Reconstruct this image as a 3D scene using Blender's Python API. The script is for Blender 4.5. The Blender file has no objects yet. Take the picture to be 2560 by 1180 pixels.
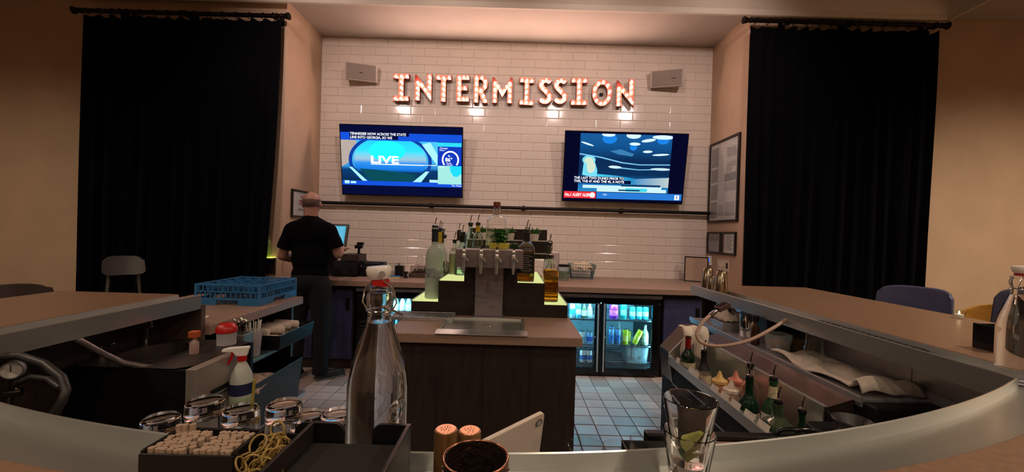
import bpy, bmesh, math, random
from mathutils import Vector, Matrix
random.seed(7)
S = bpy.context.scene
COL = S.collection
PI = math.pi

# ---------------------------------------------------------------- camera
FPX, ROLL, PITCH, EYE = 1010.0, math.radians(1.6), math.radians(.45), 1.43
fw = Vector((0, math.cos(PITCH), -math.sin(PITCH))); rt = Vector((1, 0, 0)); upv = rt.cross(fw)
r2 = rt*math.cos(ROLL)+upv*math.sin(ROLL); u2 = upv*math.cos(ROLL)-rt*math.sin(ROLL)
cam_d = bpy.data.cameras.new('camera'); cam = bpy.data.objects.new('camera', cam_d); COL.objects.link(cam)
cam_d.sensor_width = 36; cam_d.lens = 36*FPX/2560; cam_d.clip_start = .02
cam.matrix_world = Matrix(((r2.x, u2.x, -fw.x, 0), (r2.y, u2.y, -fw.y, 0), (r2.z, u2.z, -fw.z, EYE), (0, 0, 0, 1)))
S.camera = cam
def at(px, py, Y):
    d = fw+r2*((px-1280)/FPX)-u2*((py-590)/FPX)
    return Vector((0, 0, EYE))+d*(Y/d.y)

# ---------------------------------------------------------------- world, exposure, room lamps
W = bpy.data.worlds.new('world'); S.world = W; W.use_nodes = True
W.node_tree.nodes['Background'].inputs[0].default_value = (.9, .7, .5, 1)
W.node_tree.nodes['Background'].inputs[1].default_value = .02
S.view_settings.view_transform = 'Standard'; S.view_settings.look = 'None'
S.view_settings.gamma = 1; S.view_settings.use_curve_mapping = False
S.view_settings.exposure = 0.0
S.cycles.max_bounces = 24; S.cycles.transparent_max_bounces = 32; S.cycles.transmission_bounces = 24; S.cycles.glossy_bounces = 6; S.cycles.diffuse_bounces = 4; S.cycles.sample_clamp_indirect = 4
def lamp(name, kind, loc, power, color, radius=.08, spot=2.2, blend=.6, target=None):
    l = bpy.data.lights.new(name, kind); l.energy = power; l.color = color
    l.shadow_soft_size = radius
    if kind == 'SPOT': l.spot_size = spot; l.spot_blend = blend
    o = bpy.data.objects.new(name, l); COL.objects.link(o); o.location = loc
    if target: o.rotation_euler = (Vector(target)-Vector(loc)).to_track_quat('-Z', 'Y').to_euler()
    return o
WARM = (1, .79, .58)
for (x, y, e) in ((-3.2, .9, 14), (-1.0, -.9, 9), (1.2, -.8, 10), (3.3, .9, 30), (-5.2, 2.0, 16), (5.2, 2.0, 44),
                  (-3.2, -2.6, 16), (0, -2.8, 18), (3.2, -2.6, 20)):
    lamp('ceiling_downlight', 'SPOT', (x, y, 3.98 if abs(x) < 4.3 else 3.76), e*9, WARM, .07, 2.6, .9)

for x in (-2.0, -.7, .7, 2.0):      # ceiling spots washing the tiled wall
    lamp('wall_wash_spot', 'SPOT', (x, 2.75, 3.62), 72, (1, .76, .70), .06, 1.9, .9, (x*.95, 5.03, 2.1))

# ---------------------------------------------------------------- helpers
def lin(h):
    h = h.lstrip('#'); c = [int(h[i:i+2], 16)/255 for i in (0, 2, 4)]
    return tuple(v/12.92 if v <= .04045 else ((v+.055)/1.055)**2.4 for v in c)
MATS = {}
def mat(name, col, rough=.5, metal=0, noise=0, nscale=30, bump=0, bscale=80, trans=0, ior=1.45, emit=None, estr=0,
        spec=.5, coat=0, stretch=None, sheen=0, rvar=0):
    if name in MATS: return MATS[name]
    m = bpy.data.materials.new(name); m.use_nodes = True; nt = m.node_tree; n = nt.nodes; L = nt.links
    b = n['Principled BSDF']; c = lin(col) if isinstance(col, str) else col
    b.inputs['Base Color'].default_value = (*c, 1); b.inputs['Roughness'].default_value = rough
    b.inputs['Metallic'].default_value = metal; b.inputs['Specular IOR Level'].default_value = spec
    b.inputs['Transmission Weight'].default_value = trans; b.inputs['IOR'].default_value = ior
    b.inputs['Coat Weight'].default_value = coat; b.inputs['Sheen Weight'].default_value = sheen
    if emit is not None:
        e = lin(emit) if isinstance(emit, str) else emit
        b.inputs['Emission Color'].default_value = (*e, 1); b.inputs['Emission Strength'].default_value = estr
    tc = None
    def coords():
        nonlocal tc
        if tc is None:
            t = n.new('ShaderNodeTexCoord'); mp = n.new('ShaderNodeMapping'); L.new(t.outputs['Object'], mp.inputs['Vector'])
            if stretch: mp.inputs['Scale'].default_value = stretch
            tc = mp
        return tc.outputs['Vector']
    if noise or rvar:
        t = n.new('ShaderNodeTexNoise'); t.inputs['Scale'].default_value = nscale; t.inputs['Detail'].default_value = 5
        L.new(coords(), t.inputs['Vector'])
        if noise:
            r = n.new('ShaderNodeValToRGB'); L.new(t.outputs['Fac'], r.inputs['Fac'])
            lo = [max(0, v*(1-noise)) for v in c]; hi = [min(1, v*(1+noise)) for v in c]
            r.color_ramp.elements[0].color = (*lo, 1); r.color_ramp.elements[1].color = (*hi, 1)
            r.color_ramp.elements[0].position = .3; r.color_ramp.elements[1].position = .7
            L.new(r.outputs['Color'], b.inputs['Base Color'])
        if rvar:
            q = n.new('ShaderNodeMapRange'); L.new(t.outputs['Fac'], q.inputs['Value'])
            q.inputs['From Min'].default_value = .3; q.inputs['From Max'].default_value = .7
            q.inputs['To Min'].default_value = max(0, rough-rvar); q.inputs['To Max'].default_value = min(1, rough+rvar)
            L.new(q.outputs['Result'], b.inputs['Roughness'])
    if bump:
        t2 = n.new('ShaderNodeTexNoise'); t2.inputs['Scale'].default_value = bscale; t2.inputs['Detail'].default_value = 3
        L.new(coords(), t2.inputs['Vector']); bp = n.new('ShaderNodeBump'); bp.inputs['Strength'].default_value = bump
        bp.inputs['Distance'].default_value = .004
        L.new(t2.outputs['Fac'], bp.inputs['Height']); L.new(bp.outputs['Normal'], b.inputs['Normal'])
    MATS[name] = m; return m
def glow(name, col, s, ramp=None, axis='Z'):
    if name in MATS: return MATS[name]
    m = bpy.data.materials.new(name); m.use_nodes = True; nt = m.node_tree; nt.nodes.clear()
    o = nt.nodes.new('ShaderNodeOutputMaterial'); e = nt.nodes.new('ShaderNodeEmission'); nt.links.new(e.outputs[0], o.inputs[0])
    e.inputs[0].default_value = (*(lin(col) if isinstance(col, str) else col), 1); e.inputs[1].default_value = s
    if ramp:
        t = nt.nodes.new('ShaderNodeTexCoord'); sp = nt.nodes.new('ShaderNodeSeparateXYZ'); r = nt.nodes.new('ShaderNodeValToRGB')
        nt.links.new(t.outputs['Generated'], sp.inputs[0]); nt.links.new(sp.outputs[axis], r.inputs[0]); nt.links.new(r.outputs[0], e.inputs[0])
        el = r.color_ramp.elements
        while len(el) < len(ramp): el.new(.5)
        for i, (p, c) in enumerate(ramp): el[i].position = p; el[i].color = (*lin(c), 1)
    MATS[name] = m; return m

def thin_glass(name, tint=(1, 1, 1), ior=1.45, rough=.02):
    """clear sheet or thin-walled glass: see-through with Fresnel reflections"""
    m = bpy.data.materials.new(name); m.use_nodes = True; nt = m.node_tree; nt.nodes.clear(); N = nt.nodes.new; L = nt.links.new
    o = N('ShaderNodeOutputMaterial'); t = N('ShaderNodeBsdfTransparent'); g = N('ShaderNodeBsdfGlossy'); f = N('ShaderNodeLayerWeight'); x = N('ShaderNodeMixShader')
    p = N('ShaderNodeMath'); p.operation = 'POWER'; p.inputs[1].default_value = 4; q = N('ShaderNodeMath'); q.operation = 'MULTIPLY_ADD'; q.inputs[1].default_value = .75; q.inputs[2].default_value = .035
    t.inputs[0].default_value = (*tint, 1); g.inputs['Roughness'].default_value = rough
    L(f.outputs['Facing'], p.inputs[0]); L(p.outputs[0], q.inputs[0]); L(q.outputs[0], x.inputs[0]); L(t.outputs[0], x.inputs[1]); L(g.outputs[0], x.inputs[2]); L(x.outputs[0], o.inputs[0]); MATS[name] = m; return m

def chaikin(p, it=2):
    for _ in range(it):
        q = [p[0]]
        for a, b in zip(p, p[1:]):
            q.append((a[0]*.75+b[0]*.25, a[1]*.75+b[1]*.25)); q.append((a[0]*.25+b[0]*.75, a[1]*.25+b[1]*.75))
        p = q+[p[-1]]
    return p

class MB:
    def __init__(s): s.v = []; s.f = []
    def add(s, vs, fs):
        k = len(s.v); s.v += [tuple(v) for v in vs]; s.f += [tuple(i+k for i in f) for f in fs]; return s
    def box(s, x0, x1, y0, y1, z0, z1, M=None):
        vs = [Vector((x, y, z)) for x in (x0, x1) for y in (y0, y1) for z in (z0, z1)]
        if M: vs = [M @ v for v in vs]
        return s.add(vs, [(0, 1, 3, 2), (4, 6, 7, 5), (0, 4, 5, 1), (2, 3, 7, 6), (0, 2, 6, 4), (1, 5, 7, 3)])
    def cbox(s, c, sx, sy, sz, rot=(0, 0, 0)):
        from mathutils import Euler
        M = Matrix.Translation(c) @ Euler(rot).to_matrix().to_4x4()
        return s.box(-sx/2, sx/2, -sy/2, sy/2, -sz/2, sz/2, M)
    def cyl(s, p0, p1, r0, r1=None, n=16, cap=True):
        p0 = Vector(p0); p1 = Vector(p1); r1 = r0 if r1 is None else r1; d = (p1-p0).normalized()
        a = d.orthogonal().normalized(); b = d.cross(a); vs = []
        for p, r in ((p0, r0), (p1, r1)):
            for i in range(n):
                t = 2*PI*i/n; vs.append(p+a*(r*math.cos(t))+b*(r*math.sin(t)))
        fs = [(i, (i+1) % n, n+(i+1) % n, n+i) for i in range(n)]
        if cap: fs += [tuple(range(n-1, -1, -1)), tuple(range(n, 2*n))]
        return s.add(vs, fs)
    def lathe(s, prof, n=24, c=(0, 0, 0), sq=2, M=None, closed=False):
        k = len(s.v); rings = []; vs = []
        for (r, z) in prof:
            if r < 1e-6: rings.append([k+len(vs)]); vs.append(Vector((0, 0, z)))
            else:
                ring = []
                for i in range(n):
                    t = 2*PI*(i+.5)/n; ct, st = math.cos(t), math.sin(t)
                    q = r if sq == 2 else r/((abs(ct)**sq+abs(st)**sq)**(1/sq))
                    ring.append(k+len(vs)); vs.append(Vector((q*ct, q*st, z)))
                rings.append(ring)
        if M: vs = [M @ v for v in vs]
        s.v += [tuple(v+Vector(c)) for v in vs]
        prs = list(zip(rings, rings[1:]))
        if closed: prs.append((rings[-1], rings[0]))
        for A, B in prs:
            if len(A) == 1 and len(B) == 1: continue
            for i in range(n):
                j = (i+1) % n
                if len(A) == 1: s.f.append((A[0], B[j], B[i]))
                elif len(B) == 1: s.f.append((A[i], A[j], B[0]))
                else: s.f.append((A[i], A[j], B[j], B[i]))
        return s
    def tube(s, pts, r, n=8, cap=True, close=False):
        pts = [Vector(p) for p in pts]; k = len(s.v); N = len(pts); a = None
        for i, p in enumerate(pts):
            if close: d = (pts[(i+1) % N]-pts[i-1]).normalized()
            else: d = (pts[min(i+1, N-1)]-pts[max(i-1, 0)]).normalized()
            a = d.orthogonal().normalized() if a is None else (a-d*a.dot(d)).normalized()
            b = d.cross(a); rr = r[i] if isinstance(r, (list, tuple)) else r
            for j in range(n):
                t = 2*PI*j/n; s.v.append(tuple(p+a*(rr*math.cos(t))+b*(rr*math.sin(t))))
        for i in range(N if close else N-1):
            i2 = (i+1) % N
            for j in range(n):
                j2 = (j+1) % n; s.f.append((k+i*n+j, k+i*n+j2, k+i2*n+j2, k+i2*n+j))
        if cap and not close: s.f += [tuple(k+j for j in range(n-1, -1, -1)), tuple(k+(N-1)*n+j for j in range(n))]
        return s
    def prism(s, poly, y0, y1, ax='Y', M=None):
        f3 = {'Y': lambda p, q: Vector((p[0], q, p[1])), 'Z': lambda p, q: Vector((p[0], p[1], q)), 'X': lambda p, q: Vector((q, p[0], p[1]))}[ax]
        n = len(poly); vs = [f3(p, y0) for p in poly]+[f3(p, y1) for p in poly]
        if M: vs = [M @ v for v in vs]
        return s.add(vs, [tuple(range(n)), tuple(range(2*n-1, n-1, -1))]+[(i, i+n, (i+1) % n+n, (i+1) % n) for i in range(n)])
    def sphere(s, c, r, n=12, m=8, sc=(1, 1, 1)):
        prof = [(r*math.sin(PI*i/m), -r*math.cos(PI*i/m)) for i in range(m+1)]; prof[0] = (0, -r); prof[-1] = (0, r)
        return s.lathe(prof, n, c, M=Matrix.Diagonal((*sc, 1)))
    def cap(s, p0, p1, r0, r1, n=14):
        s.sphere(p0, r0, n, 8); s.sphere(p1, r1, n, 8); return s.cyl(p0, p1, r0, r1, n)
    def build(s, name, m, parent=None, smooth=0, bevel=0, mods=None):
        me = bpy.data.meshes.new(name); me.from_pydata(s.v, [], s.f); me.update()
        bm = bmesh.new(); bm.from_mesh(me); bmesh.ops.recalc_face_normals(bm, faces=bm.faces); bm.to_mesh(me); bm.free()
        return put(name, me, m, parent, smooth, bevel)
def put(name, me, m, parent=None, smooth=0, bevel=0):
    o = bpy.data.objects.new(name, me); COL.objects.link(o)
    if m is not None: me.materials.append(m)
    if parent is not None: o.parent = parent
    if smooth:
        me.polygons.foreach_set('use_smooth', [True]*len(me.polygons)); me.set_sharp_from_angle(angle=math.radians(smooth))
    if bevel:
        b = o.modifiers.new('bevel', 'BEVEL'); b.width = bevel; b.segments = 2; b.limit_method = 'ANGLE'
    return o
def tag(o, label=None, cat=None, group=None, kind=None):
    if label: o['label'] = label
    if cat: o['category'] = cat
    if group: o['group'] = group
    if kind: o['kind'] = kind
    return o
def thing(name, label, cat, loc=(0, 0, 0), rz=0, group=None, rx=0):
    o = bpy.data.objects.new(name, None); COL.objects.link(o); o.empty_display_size = .05
    o.location = loc; o.rotation_euler = (rx, 0, rz); return tag(o, label, cat, group)
def struct(name, mb, m, **k): return tag(mb.build(name, m, **k), kind='structure')
def copy_tree(o, parent=None):
    c = o.copy(); COL.objects.link(c); c.parent = parent
    for ch in list(o.children): copy_tree(ch, c)
    return c
def dup(o, loc, rz=None, label=None, group=None):
    c = copy_tree(o); c.location = loc
    if rz is not None: c.rotation_euler.z = rz
    if label: c['label'] = label
    if group: c['group'] = group
    return c
def share(name, me, parent, loc, rot=(0, 0, 0), sc=(1, 1, 1)):
    o = bpy.data.objects.new(name, me); COL.objects.link(o); o.parent = parent; o.location = loc; o.rotation_euler = rot; o.scale = sc; return o
def mesh_of(mb, m, smooth=0):
    o = mb.build('tmp', m, None, smooth); me = o.data; bpy.data.objects.remove(o); return me
def text(name, body, size, m, parent, loc, align='LEFT', sx=1, extr=.0004, bold=0, rot=(PI/2, 0, 0)):
    cu = bpy.data.curves.new(name, 'FONT'); cu.body = body; cu.size = size; cu.extrude = extr; cu.align_x = align; cu.align_y = 'CENTER'
    cu.offset = bold; cu.resolution_u = 2
    o = bpy.data.objects.new(name, cu); COL.objects.link(o)
    me = bpy.data.meshes.new_from_object(o.evaluated_get(bpy.context.evaluated_depsgraph_get()))
    bpy.data.objects.remove(o); bpy.data.curves.remove(cu)
    me.materials.clear()
    q = put(name, me, m, parent); q.location = loc; q.rotation_euler = rot; q.scale = (sx, 1, 1); return q

# ---------------------------------------------------------------- materials
M_wall = mat('wall_paint', '#bda288', .75, noise=.06, nscale=3, bump=.08, bscale=120)
M_ceil = mat('ceiling_paint', '#b9aea2', .8, noise=.03, nscale=4)
M_trim = mat('moulding_paint', '#d8cdbb', .6, noise=.03, nscale=5)
M_tile = mat('subway_glaze', '#d8cdc0', .12, noise=.05, nscale=2.5, bump=.12, bscale=9, coat=.4)
M_grout = mat('wall_grout', '#bdb1a5', .9, noise=.1)
M_ftile = mat('quarry_tile', '#b09a90', .42, noise=.16, nscale=5, bump=.3, bscale=60, rvar=.12)
M_fgrout = mat('floor_grout', '#241c1a', .85, noise=.2)
M_carpet = mat('dark_carpet', '#3a2c24', .95, noise=.25, nscale=60)
M_curtain = mat('curtain_velvet', '#040408', .95, noise=.3, nscale=40, spec=.1, bump=.2, bscale=200)
M_lam = mat('bar_laminate', '#7c614e', .38, noise=.14, nscale=70, bump=.02, bscale=300)
M_lam2 = mat('counter_laminate', '#95796a', .4, noise=.12, nscale=90, bump=.02, bscale=300)
M_steel = mat('brushed_steel', '#c6c8c4', .3, .88, noise=.03, nscale=3)
M_steeld = mat('worn_steel', '#b4b2b6', .36, .7, noise=.08, nscale=14, rvar=.05)
M_chrome = mat('chrome', '#d8d4d0', .1, 1, rvar=.04, nscale=20)
M_dwood = mat('dark_wood', '#2a1f1b', .55, noise=.3, nscale=9, stretch=(6, 6, .6), bump=.15, bscale=40)
M_blackp = mat('black_plastic', '#0c0b0c', .35, noise=.2, nscale=50)
M_blackm = mat('black_rubber', '#0a0909', .7, noise=.25, nscale=60)
M_blackgl = mat('black_gloss', '#08080a', .15, noise=.1)
M_wire = mat('shelf_wire', '#9aa4a8', .3, 1, rvar=.05)
M_glass = mat('clear_glass', (1, 1, 1), .015, trans=1, ior=1.47, noise=.01, nscale=8)
M_water = mat('water', (1, 1, 1), .0, trans=1, ior=1.33, noise=.005, nscale=6)
M_pane = thin_glass('pane_glass', (.97, .99, 1), 1.3)
M_thin = thin_glass('thin_glass', (.96, .98, .97), 1.5)
M_frost = mat('frosted_glass', '#dfeadf', .4, trans=.55, ior=1.4, noise=.04, nscale=12)
M_white = mat('white_plastic', '#e6e2dc', .35, noise=.04, nscale=30)
M_cloth = mat('towel_cotton', '#d8cabd', .95, noise=.1, nscale=60, bump=.6, bscale=180)
M_red = mat('red_plastic', '#b01818', .35, noise=.1)
M_paper = mat('paper', '#d8d2c8', .85, noise=.04, nscale=8)
M_ink = mat('ink_grey', '#8a8680', .85, noise=.15, nscale=200)
M_inkred = mat('ink_red', '#c86f60', .85, noise=.15, nscale=200)
M_fr = mat('frame_black', '#1a100d', .4, noise=.25, nscale=40)
# ================================================================ THE ROOM
AX0, AX1, YW, YC, CZ = -2.42, 2.43, 5.03, 4.25, 3.80      # alcove sides, back wall, curtain wall, ceiling
floor = struct('floor', MB().box(-6.6, 6.6, -4.1, 5.3, -.12, -.012), M_carpet)
struct('floor_bar_screed', MB().box(-2.6, 2.4, .75, 4.2, -.012, -.003), M_fgrout)
wb = struct('wall_back', MB().box(AX0-.02, AX1+.02, YW, YW+.12, 0, CZ+.02), M_grout)
struct('wall_left', MB().box(-6.5, AX0, YC, YW+.12, 0, CZ), M_wall, bevel=.004)
struct('wall_right', MB().box(AX1, 6.5, YC, YW+.12, 0, CZ), M_wall, bevel=.004)
struct('wall_side_left', MB().box(-6.6, -6.5, -4.1, YC, 0, CZ), M_wall)
struct('wall_side_right', MB().box(6.5, 6.6, -4.1, YC, 0, CZ), M_wall)
struct('wall_rear', MB().box(-6.6, 6.6, -4.2, -4.1, 0, 4.05), M_wall)
c = MB(); c.box(-4.45, 4.36, -4.1, 4.12, 4.05, 4.15); c.box(-6.6, 6.6, 4.12, 5.2, CZ, 4.15)
c.box(-6.6, -4.45, -4.1, 4.12, CZ, 4.15); c.box(4.36, 6.6, -4.1, 4.12, CZ, 4.15)
struct('ceiling', c, M_ceil)
prof = [(0, 3.70), (-.03, 3.70), (-.045, 3.725), (-.045, 3.75), (-.09, 3.80), (-.10, 3.86), (-.15, 3.93), (-.19, 4.0), (-.19, 4.05), (0, 4.05)]
struct('trim_1', MB().prism([(4.13+a, z) for a, z in prof], -4.45, 4.36, 'X'), M_trim, smooth=35)
struct('trim_2', MB().prism([(-4.46-a, z) for a, z in prof], -4.1, 4.13, 'Y'), M_trim, smooth=35)
struct('trim_3', MB().prism([(4.37+a, z) for a, z in prof], -4.1, 4.13, 'Y'), M_trim, smooth=35)
# wall tiles: running bond, bevelled edges
TW, TH_, G = .306, .1031, .003
def tile_geo(mb, x, z, w, h=TH_-G):
    b = .0065; d0, d1 = 0, -.005
    if w < .03: return
    mb.add([(x, d0, z), (x+w, d0, z), (x+w, d0, z+h), (x, d0, z+h), (x, -.002, z), (x+w, -.002, z), (x+w, -.002, z+h), (x, -.002, z+h),
            (x+b, d1, z+b), (x+w-b, d1, z+b), (x+w-b, d1, z+h-b), (x+b, d1, z+h-b)],
           [(0, 1, 5, 4), (1, 2, 6, 5), (2, 3, 7, 6), (3, 0, 4, 7), (4, 5, 9, 8), (5, 6, 10, 9), (6, 7, 11, 10), (7, 4, 8, 11), (8, 9, 10, 11)])
full = MB(); tile_geo(full, 0, 0, TW-G); full_me = mesh_of(full, M_tile)
rest = MB(); nind = 0; z = .905; row = 0
while z+TH_ < CZ+.03:
    x = AX0-(0 if row % 2 else TW/2)-.1
    while x < AX1:
        a, b_ = max(x, AX0+.001), min(x+TW-G, AX1-.001)
        if z+TH_ > CZ: hh = CZ-z-.004
        else: hh = TH_-G
        if b_-a > .03 and hh > .02:
            if nind < 298 and hh > .09:
                nind += 1
                if b_-a > TW-G-.001: share('tile', full_me, wb, (a, YW, z), (random.uniform(-.006, .006), 0, random.uniform(-.003, .003)))
                else:
                    t = MB(); tile_geo(t, 0, 0, b_-a); o = t.build('tile', M_tile, wb); o.location = (a, YW, z)
            else:
                k = len(rest.v); tile_geo(rest, a, z, b_-a, hh)
                rest.v[k:] = [(p[0], p[1]+YW, p[2]) for p in rest.v[k:]]
        x += TW
    z += TH_; row += 1
o = rest.build('tile_field', M_tile, wb); o['kind'] = 'stuff'
# quarry tiles of the bar floor
fm = MB(); s_ = .149; e_ = .004
fm.add([(0, 0, -.008), (s_, 0, -.008), (s_, s_, -.008), (0, s_, -.008), (0, 0, -.002), (s_, 0, -.002), (s_, s_, -.002), (0, s_, -.002), (e_, e_, 0), (s_-e_, e_, 0), (s_-e_, s_-e_, 0), (e_, s_-e_, 0)],
       [(0, 1, 5, 4), (1, 2, 6, 5), (2, 3, 7, 6), (3, 0, 4, 7), (4, 5, 9, 8), (5, 6, 10, 9), (6, 7, 11, 10), (7, 4, 8, 11), (8, 9, 10, 11)])
fme = [mesh_of(fm, M_ftile), mesh_of(fm, mat('quarry_tile_dark', '#9e867b', .42, noise=.2, nscale=5, bump=.3, bscale=60, rvar=.12)),
       mesh_of(fm, mat('quarry_tile_pale', '#bca79d', .4, noise=.14, nscale=5, bump=.3, bscale=60, rvar=.12))]
nf = 0; far = MB()
for j in range(20):
    for i in range(26):
        x = -2.27+i*.1545; y = 4.12-(j+1)*.1545
        if -.56 < x < .16 and y < 3.2: continue          # under the island
        if x > 1.15 and y < 2.9: continue                # under the ice bin
        if j < 10 and nf < 298:
            nf += 1; share('tile', fme[random.choice((0, 0, 1, 2))], floor, (x, y, 0))
        else: far.add([(p[0]+x, p[1]+y, p[2]) for p in fm.v], fm.f)
o = far.build('tile_field', M_ftile, floor); o['kind'] = 'stuff'
# curtains and rods
def curtain(x0, x1, label, ztop, seed, b0=0, b1=0):
    random.seed(seed)
    t = thing('curtain', label, 'curtain', ((x0+x1)/2, 4.12, .02)); w = x1-x0; m = MB(); N = 150; H = ztop-.02
    ph = [random.uniform(0, 6) for _ in range(4)]; zs = [0, .4, .9, 1.5, 2.1, 2.7, 3.1, H-.08, H]
    for z in zs:
        f = z/H
        for i in range(N+1):
            u = i/N; x = -w/2+w*u; fl = (1-f)**1.4*(b0*(1-u)+b1*u)
            dy = .03*math.sin(u*2*PI*17+ph[0]+.4*math.sin(f*3+ph[1]))+.014*math.sin(u*2*PI*29+ph[2]+f)
            m.v.append((x+fl+.01*math.sin(f*5+u*9+ph[3]), dy*(1-.35*f), z+(.012*math.cos(u*2*PI*14)-.012 if z == H else 0)))
    for k in range(len(zs)-1):
        for i in range(N):
            a = k*(N+1)+i; m.f.append((a, a+1, a+N+2, a+N+1))
    o = m.build('drape', M_curtain, t, 60); sm = o.modifiers.new('thick', 'SOLIDIFY'); sm.thickness = .006
    rg = MB()
    return t
curtain(-4.43, -2.41, 'floor-length black velvet curtain on the wall behind the grey stool', 3.53, 1, -.02, -.14)
curtain(2.38, 4.27, 'floor-length black velvet curtain on the wall behind the blue bar stools', 3.60, 2, -.03, -.08)
def rod(x0, x1, z, label):
    t = thing('curtain_rod', label, 'curtain rod', ((x0+x1)/2, 4.11, z)); h = (x1-x0)/2
    M_rod = mat('rod_bronze', '#170c08', .45, .6, noise=.2)
    MB().cyl((-h+.06, 0, 0), (h-.06, 0, 0), .021, n=14).build('rod', M_rod, t, 40)
    for sg in (-1, 1):
        MB().lathe([(0, 0), (.022, 0), (.028, .012), (.02, .025), (.026, .05), (.037, .085), (.033, .09), (0, .09)], 16, M=Matrix.Translation((sg*(h-.09), 0, 0)) @ Matrix.Rotation(sg*PI/2, 4, 'Y')).build('finial', M_rod, t, 40)
    for x in (-h*.55, 0.05, h*.86):
        b = MB().box(x-.012, x+.012, -.028, .028, -.03, -.021).box(x-.012, x+.012, .028, .138, -.012, .006).box(x-.012, x+.012, -.028, -.02, -.03, .02).box(x-.025, x+.025, .132, .139, -.04, .06)
        b.build('bracket', M_rod, t, bevel=.002)
    rm = None
    for k in range(15):
        x = -h+.13+k*(2*h-.26)/14
        pts = [(x+.006*math.sin(a), .031*math.cos(a), .031*math.sin(a)-.006) for a in [2*PI*i/16 for i in range(16)]]
        if rm is None: rm = mesh_of(MB().tube([(p[0]-x, p[1], p[2]) for p in pts], .0035, 6, close=True), M_rod, 60)
        share('ring', rm, t, (x, 0, 0))
rod(-4.51, -2.315, 3.56, 'dark bronze curtain rod over the curtain behind the grey stool')
rod(2.28, 4.36, 3.65, 'dark bronze curtain rod over the curtain behind the blue stools')

# ================================================================ U-SHAPED BAR
path = [(-1.57, 2.05), (-1.57, 1.5)]
def arc_y(x): return .655+.19*(x+.15)**2
xs = [-1.57+(1.39+1.57)*i/48 for i in range(49)]
path += [(x, arc_y(x)) for x in xs] + [(1.39, 1.5), (1.39, 2.2), (1.39, 3.12)]
def normals(pts):
    out = []
    for i, p in enumerate(pts):
        ns = []
        for a, b in ((i-1, i), (i, i+1)):
            if a < 0 or b >= len(pts): continue
            d = Vector((pts[b][0]-pts[a][0], pts[b][1]-pts[a][1])).normalized(); ns.append(Vector((d.y, -d.x)))
        n = sum(ns, Vector((0, 0))); n.normalize(); k = n.dot(ns[0]); out.append(n/max(k, .5))
    return out
NR = normals(path)
# the path runs down the left arm, along the front and up the right arm; outward = right of travel is inside, so flip
if NR[0].x > 0: NR = [-n for n in NR]
def sweep(profile, wfun=None, rng=None):
    m = MB(); idx = list(range(len(path))) if rng is None else rng; n = len(profile)
    for i in idx:
        for (o, z) in profile:
            oo = wfun(i, o) if wfun else o
            m.v.append((path[i][0]+NR[i].x*oo, path[i][1]+NR[i].y*oo, z))
    for a in range(len(idx)-1):
        for j in range(n):
            j2 = (j+1) % n; m.f.append((a*n+j, a*n+j2, (a+1)*n+j2, (a+1)*n+j))
    m.f.append(tuple(range(n))); m.f.append(tuple((len(idx)-1)*n+j for j in range(n-1, -1, -1)))
    return m
L_ = len(path)
def wf(i, o): return o if o < .3 else (.72 if i < 2 else .89 if i >= L_-3 else .60+.0*i)
bar = thing('bar_counter', 'U-shaped bar with stone-look top and sunken stainless drip rail', 'bar counter')
sweep([(0, 1.0), (0, 1.07), (.004, 1.072), (.006, 1.07), (.006, 1.042), (.111, 1.042), (.114, 1.068), (.118, 1.068), (.118, 1.0)]).build('drip_rail', M_steel, bar, 25)
sweep([(.1185, 1.025), (.1185, 1.069), (.122, 1.071), (.7, 1.071), (.7, 1.025)], wf).build('bar_top', M_lam, bar, 25)
sweep([(.2, .0), (.2, 1.025), (.26, 1.025), (.26, .0)]).build('bar_wall', M_dwood, bar, 30)
# rubber service mat and drainer strips lying in the far drip rail
rm_ = thing('bar_mat', 'long black rubber mat lying in the drip rail beside the tin cups', 'bar mat', (1.457, 1.70, 1.0425))
b = MB().box(-.05, .042, -.26, .26, 0, .006)
for k in range(16): b.box(-.045, .038, -.25+k*.031, -.232+k*.031, .006, .009)
b.build('mat', M_blackm, rm_)
for (y, ln, lb) in ((2.42, .2, 'pale slotted drainer strip in the drip rail near the tin cups'), (2.08, .2, 'pale slotted drainer strip in the drip rail over the folded towel')):
    dm = thing('drainer_strip', lb, 'drainer', (1.43, y, 1.0428))
    b = MB().box(-.024, -.019, -ln/2, ln/2, 0, .006).box(.019, .024, -ln/2, ln/2, 0, .006)
    for k in range(12): b.box(-.02, .02, -ln/2+k*ln/12, -ln/2+k*ln/12+ln/22, .001, .006)
    b.build('grid', mat('drainer_tan', '#9c8270', .4, .3, noise=.2), dm)
# ================================================================ BACK BAR
bc = thing('back_counter', 'long brown stone-look counter along the tiled back wall', 'counter', (0, 0, 0))
MB().box(AX0+.003, AX1-.003, 4.03, YW-.008, .852, .908).build('worktop', M_lam2, bc, bevel=.004)
MB().box(AX0+.003, AX1-.003, 4.06, 4.09, .835, .852).build('apron', M_blackp, bc)
def cabinet(x0, x1, label, doors):
    t = thing('under_counter_cabinet', label, 'cabinet', ((x0+x1)/2, 4.55, 0)); w = (x1-x0)/2
    MB().box(-w, w, -.43, .45, .0, .834).build('carcass', M_dwood, t)
    for k in range(doors):
        a = -w+.006+k*(2*w-.006)/doors; b_ = a+(2*w-.012)/doors-.006
        d = MB().box(a, b_, -.45, -.431, .1, .80).build('door', mat('cabinet_blue_lit', '#35375a', .5, noise=.2, nscale=12), t, bevel=.003)  # dark doors; the blue light on them is tinted into the colour
        MB().box(b_-.06, b_-.02, -.456, -.450, .60, .72).box(b_-.052, b_-.028, -.459, -.456, .61, .71).build('latch', M_blackp, d, bevel=.002)
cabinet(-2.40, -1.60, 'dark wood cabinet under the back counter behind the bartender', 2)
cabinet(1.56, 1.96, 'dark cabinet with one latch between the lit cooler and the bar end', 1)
M_led = glow('cooler_led', '#86e2ff', 90)
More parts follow.
